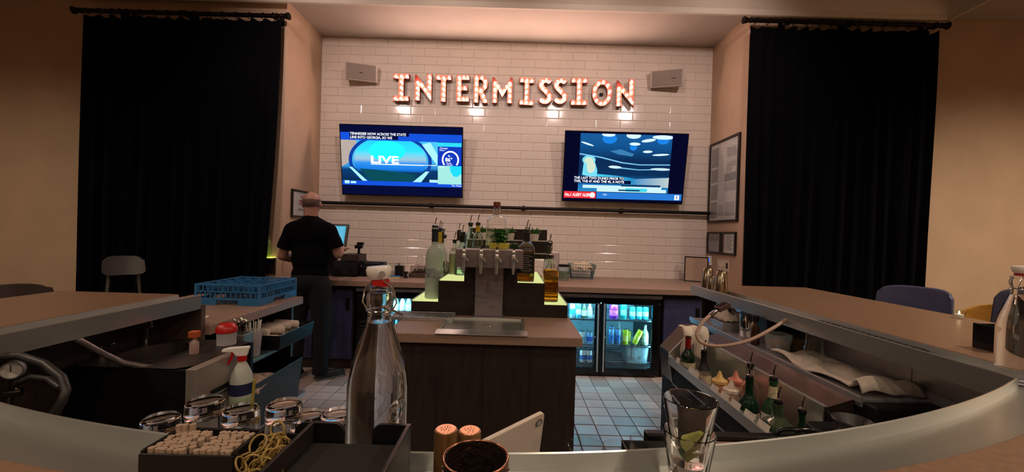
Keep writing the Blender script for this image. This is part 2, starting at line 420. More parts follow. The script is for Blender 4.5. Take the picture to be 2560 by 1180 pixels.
M_in = mat('cooler_liner', '#9fb6bc', .4, noise=.05)
def cooler(x0, x1, comp, label, led):
    t = thing('bottle_cooler', label, 'cooler', (x0, 4.1, 0)); w = x1-x0; D = .82
    b = MB().box(0, w, .02, D, 0, .09).box(0, w, .02, D, .745, .832).box(0, comp, .02, D, .09, .745).box(w-.05, w, .02, D, .09, .745).box(comp, w-.05, D-.05, D, .09, .745)
    mid = (comp+w-.05)/2
    b.build('body', M_blackp, t, bevel=.003)
    MB().box(comp+.002, w-.052, D-.056, D-.051, .09, .744).build('liner', M_in, t)
    MB().box(0, w, -.004, .02, .795, .832).build('top_strip', M_steeld, t, bevel=.002)
    if comp > .1:
        g = MB()
        for k in range(9): g.box(.03, comp-.03, .008, .02, .15+k*.04, .17+k*.04)
        g.build('grille', M_blackm, t)
    MB().box(comp+.03, w-.08, .05, .075, .725, .742).build('light_strip', led, t)
    for sx in (comp+.012, w-.066): MB().box(sx, sx+.012, .045, .06, .12, .72).build('light_strip', led, t)
    for zz in (.556, .292, .10):
        s = MB()
        for k in range(9): s.cyl((comp+.004, .08+k*.08, zz), (w-.054, .08+k*.08, zz), .0022, n=5)
        s.box(comp+.004, w-.054, .076, .082, zz-.01, zz+.004)
        for k in range(int((w-comp-.06)/.018)): s.box(comp+.01+k*.018, comp+.0125+k*.018, .07, .75, zz, zz+.002)
        s.build('shelf', M_wire, t)
    for k, (a, e) in enumerate(((comp, mid-.002), (mid+.002, w-.045))):
        fr = .055
        d = MB().box(a, e, -.02, .018, .012, .012+fr+.02).box(a, e, -.02, .018, .735, .79).box(a, a+fr, -.02, .018, .0871, .735).box(e-fr, e, -.02, .018, .0871, .735).build('door', M_blackgl, t, bevel=.002)
        MB().box(a+fr, e-fr, -.004, .002, .087, .735).build('pane', M_pane, d)
        hx = e-.028 if k == 0 else a+.028
        h = MB().cyl((hx, -.052, .06), (hx, -.052, .745), .008, n=10)
        for q in (.09, .71): h.cyl((hx, -.052, q), (hx, -.019, q), .006, n=8)
        h.build('handle', mat('handle_steel', '#c0bebc', .35, .6, noise=.03), d, 40)
        MB().cyl((hx+(.022 if k else -.022), -.0205, .40), (hx+(.022 if k else -.022), -.024, .40), .008, n=10).build('lock', M_steeld, d)
    return t
cooler(-1.57, -.14, .30, 'glass-door bottle cooler behind the island next to the bartender', M_led)
cooler(.295, 1.545, .05, 'two-door glass bottle cooler glowing cyan beside the dark cabinet', M_led)
# cans and bottles in the coolers
def can(name, label, loc, col, H=.122, R=.031, tilt=0, grp='drink cans in the lit cooler', band=None):
    t = thing(name, label, 'can', loc, 0, grp); t.rotation_euler = (0, tilt, random.uniform(0, 3)) if not tilt else (0, tilt, 0)
    if tilt: t.location.z += R*abs(math.sin(tilt))
    MB().lathe([(0, .004), (R*.7, .004), (R*.8, 0), (R, .012), (R, H-.014), (R*.84, H-.002), (R*.84, H), (R*.78, H-.004), (0, H-.004)], 18).build('body', mat('can_'+col, col, .3, .35, noise=.12, nscale=25), t, 45)
    if band:
        MB().lathe([(R+.0004, H*.25), (R+.0004, H*.62)], 18).build('print', mat('can_'+band, band, .4, noise=.4, nscale=60), t, 45)
    MB().lathe([(0, H-.003), (R*.8, H-.003), (R*.8, H+.001), (R*.7, H-.001), (0, H-.001)], 16).box(-.006, .006, -.012, .004, H-.001, H+.002).build('lid', M_wire, t, 40)
    return t
def cooler_bottle(label, loc, col, H=.2, R=.03, grp='bottles in the lit cooler', lab='#cfe3e6'):
    t = thing('drink_bottle', label, 'bottle', loc, 0, grp)
    MB().lathe([(0, 0), (R*.9, 0), (R, .01), (R, H*.55), (R*.7, H*.68), (R*.42, H*.76), (R*.4, H*.95), (0, H*.95)], 18).build('glass', mat('cb_'+col, col, .15, trans=.5, noise=.05), t, 45)
    MB().lathe([(R+.0006, H*.15), (R+.0006, H*.48)], 18).build('label', mat('cl_'+lab, lab, .6, noise=.35, nscale=70), t, 45)
    MB().lathe([(0, H), (R*.45, H), (R*.47, H*.94), (R*.42, H*.94)], 14).build('cap', M_wire, t, 40)
Z1, Z2, Z3 = .5585, .2945, .1025
def bx(px, y=4.25): return at(px, 840, y).x
can('can', 'wide magenta tub with purple print on the top cooler shelf', (bx(1532), 4.24, Z1), '#a02fc0', .15, .045, band='#e060d0')
can('can', 'tall teal can on the top cooler shelf', (bx(1557), 4.25, Z1), '#1fb6a8', .16, .033, band='#7fe0d0')
for k, px in enumerate((1580, 1597, 1613)):
    can('can', ('first', 'second', 'third')[k]+' cyan can in the trio at the cooler hinge side', (bx(px), 4.26, Z1), '#38c4e0', .13, .031, band='#a8ecf4')
for k, px in enumerate((1527, 1543)):
    can('can', ('first', 'second')[k]+' tall blue can on the middle cooler shelf', (bx(px), 4.23, Z2), '#6fa8e0', .157, .029, band='#3878c8')
can('can', 'tall blue can at the back of the middle cooler shelf', (bx(1535), 4.36, Z2), '#7fb4e6', .157, .029)
can('can', 'upright lime green can on the middle cooler shelf', (bx(1562), 4.23, Z2), '#b6d832', .157, .030, band='#d8ec70')
can('can', 'yellow-green can lying tilted on the middle cooler shelf', (bx(1587)-.015, 4.22, Z2), '#d0e030', .157, .029, tilt=.45, band='#e8f060')
can('can', 'short yellow can behind the tilted can in the cooler', (bx(1577), 4.34, Z2), '#e6dc58', .12, .030)
cooler_bottle('pale lemonade bottle at the hinge side of the middle shelf', (bx(1612), 4.24, Z2), '#dcecc8', .21, .034)
cooler_bottle('clear bottle behind the lime green can in the cooler', (bx(1558), 4.42, Z2), '#d8eef0', .22, .03)
for k, px in enumerate((1429, 1443, 1458, 1472)):
    if k in (0, 1): can('can', ('pale blue can with a ring print', 'cyan can beside the ring-print can')[k]+' on the top shelf near the island', (bx(px), 4.24, Z1), ('#bfe4ea', '#58c8e6')[k], .15, .031, band=('#3aa0c0', '#d0f4f8')[k])
    else: cooler_bottle(('brown-necked bottle with a pale label', 'clear squat bottle with a white label')[k-2]+' by the cooler handles', (bx(px), 4.24, Z1), ('#6a7a58', '#cfe0e0')[k-2], .17, .028)
for k, px in enumerate((1437, 1454, 1472)):
    can('can', ('leftmost', 'middle', 'third')[k]+' pale can on the middle shelf beside the island', (bx(px), 4.22, Z2), ('#e0e6d8', '#d8ecec', '#8fc4ee')[k], .123, .032, band=('#a8c060', '#70b0d0', '#2f5fc0')[k])
for k, px in enumerate((1457, 1472)):
    cn = can('can', ('first', 'second')[k]+' white light-beer can on the bottom cooler shelf', (bx(px), 4.22, Z3), '#dfe8ea', .123, .033, band='#3f6fb8')
bin_ = thing('storage_bin', 'clear plastic bin holding white bottles on the cooler floor', 'bin', (bx(1592), 4.32, Z3))
MB().lathe([(0, .003), (.10, .003), (.118, .16), (.125, .165), (.125, .16), (.112, 0), (0, 0)], 28, sq=7).build('tub', mat('clear_plastic', (.85, .97, 1), .15, trans=.85, ior=1.2, noise=.02), bin_, 50)
for k, (dx, dy) in enumerate(((-.06, .02), (.0, -.02), (.055, .03))):
    cooler_bottle(('white squeeze bottle at the near end', 'tall white carton bottle in the middle', 'olive bottle at the hinge end')[k]+' of the clear bin', (bx(1592)+dx, 4.32+dy, Z3+.004), ('#dfe8ea', '#e8f0f4', '#7a8a50')[k], .22, .028, grp='bottles in the clear bin')
for k, (px, z, c) in enumerate(((990, Z1, '#bfe8e0'), (1006, Z1, '#e4f0e8'), (1021, Z1, '#a8dcd8'), (992, Z2, '#7fd0d8'), (1008, Z2, '#dff0f0'), (1022, Z2, '#58b8c8'))):
    cooler_bottle(('pale green', 'white', 'teal', 'aqua', 'milky', 'dark teal')[k]+' bottle glowing in the cooler beside the water bottle', (at(px, 780, 4.25).x, 4.25, z), c, .19, .03)

# ---------------------------------------------------------------- wall pipe
wp = thing('foot_pipe', 'black iron pipe rail running across the tiled wall', 'pipe', (0, 4.965, 1.737))
M_iron = mat('black_iron', '#140d0b', .5, .4, noise=.2, nscale=30)
MB().cyl((-2.41, 0, 0), (2.42, 0, 0), .021, n=14).build('pipe', M_iron, wp, 40)
for px in (1077, 1309, 1555):
    x = at(px, 520, 4.965).x
    MB().cyl((x-.014, 0, 0), (x+.014, 0, 0), .029, n=14).cyl((x, 0, 0), (x, .058, 0), .012, n=10).cyl((x, .05, 0), (x, .0585, 0), .032, n=16).build('bracket', M_iron, wp, 40)

# ---------------------------------------------------------------- televisions
def poly_on(mb, pts, y):  # flat polygon in the screen plane
    k = len(mb.v); mb.v += [(p[0], y, p[1]) for p in pts]; mb.f.append(tuple(range(k, k+len(pts)))); return mb
TVW, TVH = 1.47, .84
def tv(label, loc, rz):
    t = thing('television', label, 'television', loc, rz, rx=math.radians(9.5))
    MB().box(-TVW/2, TVW/2, 0, .035, 0, TVH).box(-.35, .35, .035, .06, .2, .6).build('housing', M_blackgl, t, bevel=.004)
    MB().box(-.2, .2, .06, .10, .25, .5).build('wall_mount', M_blackm, t)
    return t
def U(u, v): return (-TVW/2+.012+(TVW-.024)*u, TVH-.012-(TVH-.027)*v)
EM = 1.1
def layer(scr, name, polys, m, k):
    if name in ('arena_lights', 'arena_blue'):
        for p in polys: poly_on(MB(), [U(*q) for q in p], -.0012-.0004*k).build(name[:-1] if name[-1] == 's' else name, m, scr)
        return
    mb = MB()
    for p in polys: poly_on(mb, [U(*q) for q in p], -.0012-.0004*k)
    return mb.build(name, m, scr)
def rect(a, b, c, d): return [(a, b), (c, b), (c, d), (a, d)]
def ell(cx, cy, rx, ry, a0=0, a1=2*PI, n=40, clip=None, rot=0):
    out = []
    for i in range(n+(0 if abs(a1-a0-2*PI) < 1e-6 else 1)):
        a = a0+(a1-a0)*i/n; x = rx*math.cos(a); y = ry*math.sin(a)
        x, y = x*math.cos(rot)-y*math.sin(rot), x*math.sin(rot)+y*math.cos(rot); x += cx; y += cy
        if clip: x = min(max(x, clip[0]), clip[2]); y = min(max(y, clip[1]), clip[3])
        out.append((x, y))
    return out
def band(cx, cy, rx, ry, w, a0, a1, n=24, clip=None):
    o = ell(cx, cy, rx, ry, a0, a1, n, clip); i = ell(cx, cy, rx-w, ry-w*1.7, a0, a1, n, clip)
    return [[o[k], o[k+1], i[k+1], i[k]] for k in range(n)]
def G_(c, s=1.0): return glow('tv_'+c, c, s*EM)
# left-hand set: a live report
t1 = tv('wall television above the bartender showing a LIVE report', at(1006, 491, 4.93), 0)
s1 = MB().box(-TVW/2+.01, TVW/2-.01, -.001, .002, .014, TVH-.01).build('screen', G_('#0a0f3a', .8), t1)
CL = (.012, .21, .80, .80)
layer(s1, 'picture_bars', [rect(0, .10, 1, .21), rect(0, .80, 1, .865)], G_('#1450d8'), 1)
layer(s1, 'picture_sky', [rect(.0, .21, .80, .80)], glow('tv_grad1', '#2fa0e0', EM, [(0, '#0a2a50'), (.28, '#0c3a70'), (.36, '#2f8fd8'), (.7, '#58c8f0'), (1, '#48c0f4')]), 1)
layer(s1, 'picture_shore', [[(.0, .21), (.13, .21), (.12, .34), (.07, .5), (.05, .55), (.0, .6)]], G_('#c8b8b0', .8), 2)
layer(s1, 'picture_ring', band(.405, .50, .345, .40, .028, -.35, PI+.35, 40, CL)+band(.405, .50, .345, .40, .028, PI+.3, 2*PI-.3, 40, CL), G_('#0c3fa0'), 3)
layer(s1, 'picture_dome', [ell(.405, .50, .30, .36, clip=CL)], glow('tv_grad2', '#30c0ff', EM, [(0, '#0a4a60'), (.22, '#0c3058'), (.30, '#1878e0'), (.45, '#2f90ea'), (.55, '#9cc4d8'), (.75, '#30e0ff'), (1, '#28d0ff')]), 4)
layer(s1, 'picture_glow', [ell(.38, .36, .15, .15, clip=CL)], G_('#22e8ff', 1.1), 5)
layer(s1, 'picture_sea', [[(.145, .62), (.30, .635), (.45, .66), (.62, .69), (.6, .73), (.55, .8), (.26, .8), (.2, .72)]], G_('#0b4a58'), 6)
layer(s1, 'picture_track', [[(.06, .60), (.085, .60), (.21, .80), (.17, .80)], [(.67, .25), (.74, .22), (.80, .4), (.795, .55)], [(.59, .80), (.66, .80), (.73, .64), (.70, .64)]], G_('#a8f0f4'), 7)
layer(s1, 'picture_panel_light', [rect(.80, .215, .997, .272)], G_('#30d8ff'), 2)
layer(s1, 'picture_panel', [rect(.80, .272, .997, .55)], G_('#1238b8'), 2)
layer(s1, 'picture_map', [rect(.80, .55, .997, .82)], G_('#a8f0e8', .9), 2)
layer(s1, 'picture_lake', [[(.90, .55), (.997, .55), (.997, .66), (.96, .71), (.93, .70), (.905, .63)]], G_('#20d8ff'), 3)
layer(s1, 'picture_dial', band(.905, .46, .072, .13, .014, PI*.78, PI*2.22, 24), G_('#f0e8f0', 1.2), 3)
layer(s1, 'caption_box', [rect(.075, .098, .565, .145), rect(.075, .145, .475, .195)], G_('#0a1450', .5), 8)
M_cap = G_('#f4f8ff', 1.2)
def cap(scr, body, u, v, size, sx=1, al='LEFT', m=None, bold=.0): 
    p = U(u, v); return text('caption', body, size, m or M_cap, scr, (p[0], -.0058, p[1]), al, sx, bold=bold)
cap(s1, 'TENNESSEE NOW ACROSS THE STATE', .08, .121, .042, .92, bold=.0006)
cap(s1, 'LINE INTO GEORGIA, SO WE', .08, .172, .042, .92, bold=.0006)
cap(s1, 'LIVE', .24, .49, .12, 1.55, bold=.004)
layer(s1, 'live_rule', [rect(.245, .545, .68, .558), rect(.62, .545, .79, .553)], M_cap, 9)
cap(s1, 'Chicago', .815, .295, .03); cap(s1, 'Now', .815, .325, .03)
cap(s1, '86°', .862, .462, .062, 1.0, bold=.002); cap(s1, '8a', .885, .405, .03); cap(s1, 'Partly', .872, .51, .026); cap(s1, 'Cloudy', .872, .535, .026)
cap(s1, '4:32 PM', .81, .568, .022); cap(s1, 'The Week', .915, .84, .028)
layer(s1, 'badge', [rect(.02, .80, .06, .845), rect(.07, .81, .115, .84), rect(.73, .76, .80, .80)], G_('#b8f4f0'), 9)
# right-hand set: arena
t2 = tv('wall television beside the big framed licence showing an arena', at(1555, 507, 4.93), 0)
s2 = MB().box(-TVW/2+.01, TVW/2-.01, -.001, .002, .014, TVH-.01).build('screen', G_('#080a2c', .7), t2)
layer(s2, 'picture_arena', [rect(.12, .02, .875, .86)], glow('tv_grad3', '#0f4a80', EM, [(0, '#2a8ac0'), (.12, '#1a6ab0'), (.3, '#0c2f58'), (.55, '#0c2a50'), (.8, '#12508c'), (1, '#1a5a98')]), 1)
CP = (.12, .02, .875, .86)
layer(s2, 'arena_lights', [ell(.35, .03, .055, .03, clip=CP), ell(.555, .035, .06, .045, clip=CP), ell(.57, .155, .045, .022), ell(.68, .10, .06, .022, rot=-.3), ell(.80, .05, .09, .03, clip=CP),
                           ell(.68, .26, .04, .018, rot=-.1), ell(.18, .17, .06, .012, clip=CP, rot=.5), ell(.79, .30, .07, .014, rot=-.12), ell(.42, .495, .055, .02, rot=.1), ell(.80, .51, .085, .018, clip=CP)], G_('#cfe8f4', 1.1), 3)
layer(s2, 'arena_rail', [[(.12, .305), (.30, .35), (.48, .42), (.62, .445), (.875, .435), (.875, .45), (.62, .46), (.47, .436), (.29, .365), (.12, .325)],
                         [(.40, .485), (.62, .52), (.875, .50), (.875, .515), (.62, .533), (.40, .505)]], G_('#78c0e8'), 3)
layer(s2, 'arena_screen', [[(.37, .265), (.46, .235), (.57, .30), (.555, .335), (.44, .31)]], G_('#3a7cae'), 3)
layer(s2, 'arena_blue', [ell(.36, .09, .06, .07), ell(.80, .09, .05, .06), ell(.56, .2, .03, .05)], G_('#1c80e0'), 2)
layer(s2, 'arena_player', [ell(.20, .40, .055, .065, clip=CP), [(.16, .40), (.245, .40), (.275, .55), (.27, .66), (.15, .62)]], G_('#78d8f0'), 4)
layer(s2, 'arena_player_light', [ell(.20, .41, .038, .05), ell(.22, .50, .035, .09)], G_('#d0e0c8'), 5)
layer(s2, 'arena_crowd', [[(.27, .60), (.45, .62), (.6, .66), (.875, .63), (.875, .78), (.5, .75), (.27, .66)]], glow('tv_grad4', '#48b0e0', EM, [(0, '#48c8e8'), (.5, '#2888c0'), (1, '#b8c8c8')], 'X'), 3)
layer(s2, 'ticker', [rect(.16, .765, .82, .81), rect(.28, .81, .86, .86)], G_('#c8ecf4'), 5)
layer(s2, 'ticker_blue', [rect(.28, .868, .995, .965)], G_('#2878d0'), 2)
layer(s2, 'ticker_court', [rect(.52, .80, .70, .85)], G_('#48d0e0'), 6)
layer(s2, 'ticker_dark', [rect(.48, .745, .81, .775), rect(.46, .822, .64, .842)], G_('#103a68'), 7)
layer(s2, 'red_badge', [rect(.006, .865, .275, .965)], G_('#e03038', 1.1), 5)
layer(s2, 'white_badge', [rect(.935, .885, .975, .955), ell(.245, .915, .022, .04)], G_('#eef4fa', 1.1), 6)
layer(s2, 'caption_box', [rect(.08, .64, .50, .69), rect(.08, .69, .56, .74)], G_('#0a1450', .6), 8)
cap(s2, 'THE LAST TWO DUNKS PRIOR TO', .085, .665, .042, .92, bold=.0006)
cap(s2, 'THIS, THE 47 AND THE 45, A NOTE', .085, .713, .042, .92, bold=.0006)
cap(s2, 'No.1 ALERT ALERTS', .015, .917, .05, .78, bold=.001); cap(s2, 'SPO', .335, .905, .026); cap(s2, 'E', .955, .92, .05, 1, 'CENTER', G_('#3868b0'), bold=.001)
# ---------------------------------------------------------------- loudspeakers
def speaker(px, py, rz, label):
    p = at(px, py, 4.88); t = thing('wall_speaker', label, 'loudspeaker', p, rz, rx=.22)
    M_sp = mat('speaker_beige', '#b8aa9c', .6, noise=.04)
    MB().prism([(-.17, .13), (.17, .13), (.185, 0), (-.185, 0)], -.10, .10, 'Z').build('cabinet', M_sp, t, bevel=.006)
    MB().box(-.168, .168, -.006, .0, -.088, .088).build('grille', mat('speaker_grille', '#857a70', .8, noise=.25, nscale=400), t, bevel=.003)
    MB().box(-.02 if rz > 0 else .05, .02 if rz > 0 else .10, -.008, -.006, -.012, -.004).build('badge', M_blackm, t)
    MB().box(-.04, .04, .12, .16, -.06, .02).build('bracket', M_sp, t)
speaker(903, 180, .28, 'beige wall loudspeaker above the LIVE television')
speaker(1667, 195, -.30, 'beige wall loudspeaker above the arena television')
# ---------------------------------------------------------------- marquee letters
M_tray = mat('marquee_red', '#8a3426', .45, .2, noise=.2, nscale=12)
M_rim = mat('marquee_rim', '#6a2a1c', .45, .3, noise=.25, nscale=10)
M_bulb = glow('marquee_bulb', (1, .66, .55), 86)
def arcp(cx, cy, rx, ry, a0, a1, n=12): return [(cx+rx*math.cos(math.radians(a0+(a1-a0)*i/n)), cy+ry*math.sin(math.radians(a0+(a1-a0)*i/n))) for i in range(n+1)]
def ribbon(cp, hw):
    a, b_ = [], []
    for i, p in enumerate(cp):
        q0, q1 = cp[max(0, i-1)], cp[min(len(cp)-1, i+1)]; d = Vector((q1[0]-q0[0], q1[1]-q0[1])).normalized()
        a.append((p[0]-d.y*hw, p[1]+d.x*hw)); b_.append((p[0]+d.y*hw, p[1]-d.x*hw))
    return a+b_[::-1]
Spath = arcp(.27, .73, .17, .17, 25, 235, 14)+[(.27, .5)]+arcp(.25, .27, .17, .17, 55, -155, 14)
LET = {
 'I': (.6, [[(0, 0), (.6, 0), (.6, .18), (.4, .18), (.4, .82), (.6, .82), (.6, 1), (0, 1), (0, .82), (.2, .82), (.2, .18), (0, .18)]],
       [(.09, .09), (.3, .09), (.51, .09), (.3, .29), (.3, .5), (.3, .71), (.09, .91), (.3, .91), (.51, .91)]),
 'N': (.63, [[(0, 0), (.19, 0), (.19, .52), (.6, 0), (.63, 0), (.63, 1), (.44, 1), (.44, .48), (.05, .96), (0, .96)]],
       [(.095, .09), (.095, .28), (.095, .47), (.095, .68), (.24, .60), (.37, .43), (.50, .26), (.535, .91), (.535, .72), (.535, .52), (.56, .14)]),
 'T': (.6, [[(.2, 0), (.4, 0), (.4, .82), (.6, .82), (.6, 1), (0, 1), (0, .82), (.2, .82)]], [(.3, .09), (.3, .29), (.3, .49), (.3, .69), (.09, .91), (.3, .9), (.51, .91)]),
 'E': (.5, [[(0, 0), (.5, 0), (.5, .18), (.2, .18), (.2, .42), (.44, .42), (.44, .6), (.2, .6), (.2, .82), (.5, .82), (.5, 1), (0, 1)]],
       [(.1, .09), (.28, .09), (.43, .09), (.1, .3), (.1, .51), (.33, .51), (.1, .71), (.1, .91), (.28, .91), (.43, .91)]),
 'R': (.55, [[(0, 0), (.19, 0), (.19, .36), (.35, 0), (.56, 0), (.39, .40)]+arcp(.27, .70, .28, .30, -55, 90, 12)+[(0, 1)], [(.19, .55)]+arcp(.26, .70, .10, .14, -85, 85, 8)+[(.19, .84)]],
       [(.095, .09), (.095, .29), (.095, .5), (.095, .71), (.095, .91), (.30, .91), (.44, .80), (.44, .62), (.28, .46), (.37, .27), (.45, .09)]),
 'M': (.76, [[(0, 0), (.19, 0), (.19, .54), (.38, .2), (.57, .54), (.57, 0), (.76, 0), (.76, .97), (.71, .97), (.38, .50), (.05, .97), (0, .97)]],
       [(.095, .09), (.095, .3), (.095, .52), (.095, .76), (.21, .64), (.30, .48), (.38, .36), (.46, .48), (.56, .64), (.665, .76), (.665, .52), (.665, .3), (.665, .09)]),
 'S': (.52, [ribbon(Spath, .095)], [Spath[i] for i in (1, 4, 7, 10, 14, 15, 18, 21, 24, 27, 29)]),
 'O': (.72, [arcp(.36, .5, .36, .5, 0, 345, 23), arcp(.36, .5, .19, .31, 0, 345, 23)], [(.36+.275*math.cos(a), .5+.405*math.sin(a)) for a in [2*PI*(i+.25)/10 for i in range(10)]]),
}
bulb_me = mesh_of(MB().lathe([(0, 0), (.007, 0), (.0075, -.010), (.012, -.022), (.0135, -.032), (.0095, -.041), (0, -.045)], 10, M=Matrix.Rotation(-PI/2, 4, 'X')), M_bulb, 60)
letters = [('I', 982, 1022, 184, 252), ('N', 1036, 1078, 184, 251), ('T', 1088, 1127, 187, 254), ('E', 1140, 1172, 187, 253), ('R', 1183, 1218, 187, 256), ('M', 1230, 1280, 191, 257),
           ('I', 1297, 1333, 193, 261), ('S', 1345, 1381, 193, 260), ('S', 1383, 1419, 194, 260), ('I', 1427, 1468, 194, 262), ('O', 1480, 1530, 198, 265), ('N', 1542, 1585, 199, 266)]
order = ['first letter, I', 'second letter, N', 'third letter, T', 'fourth letter, E', 'fifth letter, R', 'sixth letter, M', 'seventh letter, I', 'eighth letter, S', 'ninth letter, S', 'tenth letter, I', 'eleventh letter, O', 'last letter, N']
DEP = .052
for k, (ch, a, b_, ty, by) in enumerate(letters):
    w, loops, bulbs = LET[ch]; p0 = at((a+b_)/2, by, 4.94); p1 = at((a+b_)/2, ty, 4.94); h = p1.z-p0.z; wd = at(b_, by, 4.94).x-at(a, by, 4.94).x
    sx = wd/w; t = thing('marquee_letter', 'red marquee sign letter with lit bulbs, '+order[k], 'sign letter', (p0.x-wd/2, 5.0, p0.z), random.uniform(-.06, .06), 'letters of the marquee sign')
    if k in (6, 11): t.rotation_euler.z = (.12, -.16)[k == 11]
    bm = bmesh.new(); es = []
    for lp in loops:
        vs = [bm.verts.new((x*sx, -.018, z*h)) for x, z in lp]
        es += [bm.edges.new((vs[i], vs[(i+1) % len(vs)])) for i in range(len(vs))]
    bmesh.ops.triangle_fill(bm, use_beauty=True, edges=es); me = bpy.data.meshes.new('tray'); bm.to_mesh(me); bm.free()
    o = put('tray', me, M_tray, t); q = o.modifiers.new('thick', 'SOLIDIFY'); q.thickness = .004; q.offset = 0
    m = MB()
    for lp in loops:
        n = len(lp); j = len(m.v)
        m.v += [(x*sx, 0, z*h) for x, z in lp]+[(x*sx, -DEP, z*h) for x, z in lp]
        m.f += [(j+i, j+(i+1) % n, j+n+(i+1) % n, j+n+i) for i in range(n)]
    o = m.build('rim', M_rim, t); q = o.modifiers.new('thick', 'SOLIDIFY'); q.thickness = .004; q.offset = 0
    for (x, z) in bulbs: share('bulb', bulb_me, t, (x*sx, -.02, z*h))
    MB().box(wd/2-.02, wd/2+.02, 0, .022, h*.45, h*.55).build('wall_fixing', M_blackm, t)
# ---------------------------------------------------------------- framed papers
def frame(label, corner, wdt, hgt, rz, paper, mats, fw_=.022, cat='picture frame'):
    """local: x along the frame, z up, faces -y"""
    t = thing('picture_frame', label, cat, corner, rz)
    b = MB().box(0, wdt, -.02, 0, 0, fw_).box(0, wdt, -.02, 0, hgt-fw_, hgt).box(0, fw_, -.02, 0, fw_, hgt-fw_).box(wdt-fw_, wdt, -.02, 0, fw_, hgt-fw_)
    b.build('frame', M_fr, t, bevel=.003)
    p = MB().box(fw_, wdt-fw_, -.008, -.003, fw_, hgt-fw_).build('sheet', paper, t)
    for (a, bb, c_, d, m) in mats:
        MB().box(fw_+(wdt-2*fw_)*a, fw_+(wdt-2*fw_)*c_, -.0095, -.008, fw_+(hgt-2*fw_)*bb, fw_+(hgt-2*fw_)*d).build('print', m, p)
    MB().box(fw_, wdt-fw_, -.0135, -.012, fw_, hgt-fw_).build('glazing', M_pane, t)
    return t
M_doc = mat('licence_paper', '#b8b2ac', .8, noise=.08, nscale=12); M_doc2 = mat('licence_grey', '#93908e', .8, noise=.12, nscale=14)
big = [(.04, .70+0, .30, .95, M_doc2), (.04, .50, .30, .67, M_doc2), (.04, .27, .30, .47, M_doc2), (.04, .03, .30, .24, M_doc2), (.34, .05, .56, .2, M_doc), (.60, .05, .92, .22, M_doc),
       (.55, .48, .95, .58, M_doc2), (.55, .36, .95, .46, M_doc), (.62, .66, .93, .72, M_doc), (.62, .78, .93, .90, M_doc)]
for q in range(5): big.append((.60, .60+q*.012, .80, .604+q*.012, M_ink))
frame('large black frame holding many licences on the side wall by the television', (AX1-.002, 5.0, 1.617), .655, .965, -PI/2, M_paper, big, .028)
lines = [(.15, .85-q*.055, .85-.1*(q % 3), .865-q*.055, M_ink) for q in range(12)]
frame('small black frame with a grey notice, the farther of the small pair', (AX1-.002, 5.0, 1.247), .325, .262, -PI/2, M_doc2, [(.06, .6, .9, .9, mat('notice_dark', '#6e6a68', .8, noise=.1)), (.1, .1, .5, .2, M_ink)], .025)
frame('small black frame with a printed page, the nearer of the small pair', (AX1-.002, 4.665, 1.247), .30, .262, -PI/2, M_paper, [(0, 0, .16, 1, mat('notice_maroon', '#7c5048', .8, noise=.1))]+[(.25, .85-q*.07, .9-.1*(q % 3), .88-q*.07, M_ink) for q in range(11)], .025)
frame('black-framed notice with red heading on the wall behind the bartender', (AX0+.002, 4.40, 1.535), .52, .31, PI/2, M_paper, [(.36, .74, .70, .86, M_inkred), (.30, .58, .75, .68, M_inkred), (.28, .46, .76, .54, M_inkred), (.25, .22, .78, .3, M_ink)], .022)
th = thing('thermostat', 'white wall controller with glowing blue dot under the small frames', 'thermostat', (AX1-.001, 4.93, 1.10), -PI/2)
MB().box(-.045, .045, -.022, 0, 0, .115).build('case', M_white, th, bevel=.006)
MB().cyl((0, -.022, .07), (0, -.026, .07), .022, n=20).build('display', glow('blue_dot', '#3060ff', 2.2), th, 40)
sw = thing('switch_plate', 'three-gang ivory switch plate below the nearer small frame', 'switch plate', (AX1-.001, 4.62, 1.065), -PI/2)
MB().box(-.13, .13, -.007, 0, 0, .125).build('plate', mat('ivory_plastic', '#d6c8b4', .4, noise=.04), sw, bevel=.003)
for x in (-.09, -.03, .035): MB().box(x-.006, x+.006, -.018, -.006, .045, .07).build('toggle', mat('ivory_plastic', '#d6c8b4', .4), sw, bevel=.002)
MB().box(.065, .105, -.01, -.006, .03, .095).build('rocker', M_fr, sw, bevel=.002)
# ---------------------------------------------------------------- things on the back counter
CT = .908
pt = thing('point_of_sale_terminal', 'black touchscreen till with lit cyan screen beside the bartender', 'till', (-1.97, 4.42, CT), .05)
MB().box(-.13, .05, -.06, .16, 0, .02).box(-.05, .05, .0, .06, .02, .30).build('stand', M_blackp, pt, bevel=.006)
sc_ = MB().cbox((0, -.05, .42), .37, .035, .30, (-.35, 0, 0)).build('display_case', M_blackp, pt, bevel=.006)
Ms = Matrix.Translation((0, -.05, .42)) @ Matrix.Rotation(-.35, 4, 'X')
MB().box(-.16, .16, -.0195, -.0176, -.125, .125, Ms).build('screen', glow('till_screen', '#2f9fd8', .8, [(0, '#1a70b0'), (.5, '#48b8e0'), (1, '#60c8e8')], 'X'), sc_)
MB().box(.02, .14, -.0205, -.0196, -.10, .11, Ms).build('screen_menu', G_('#6cc4e8', .8), sc_)
cd = thing('cash_drawer', 'dark till drawer box beside the receipt printer', 'cash drawer', (-1.83, 4.45, CT))
MB().box(-.08, .17, -.10, .2, 0, .17).build('box', M_blackp, cd, bevel=.004); MB().box(-.075, .165, -.106, -.1, .02, .15).build('drawer_front', M_blackm, cd, bevel=.003)
MB().box(-.02, .18, -.08, .15, .1705, .24).build('upper_case', mat('till_brown', '#3a2c28', .5, noise=.1), cd, bevel=.004)
ch_ = thing('card_reader', 'small black card reader on a stalk atop the till box', 'card reader', (-1.70, 4.50, CT+.2405))
MB().cyl((0, 0, 0), (0, 0, .06), .014, n=12).box(-.04, .04, -.03, .02, .06, .10).box(-.02, .05, -.02, .02, .10, .13).build('body', M_blackp, ch_, bevel=.004)
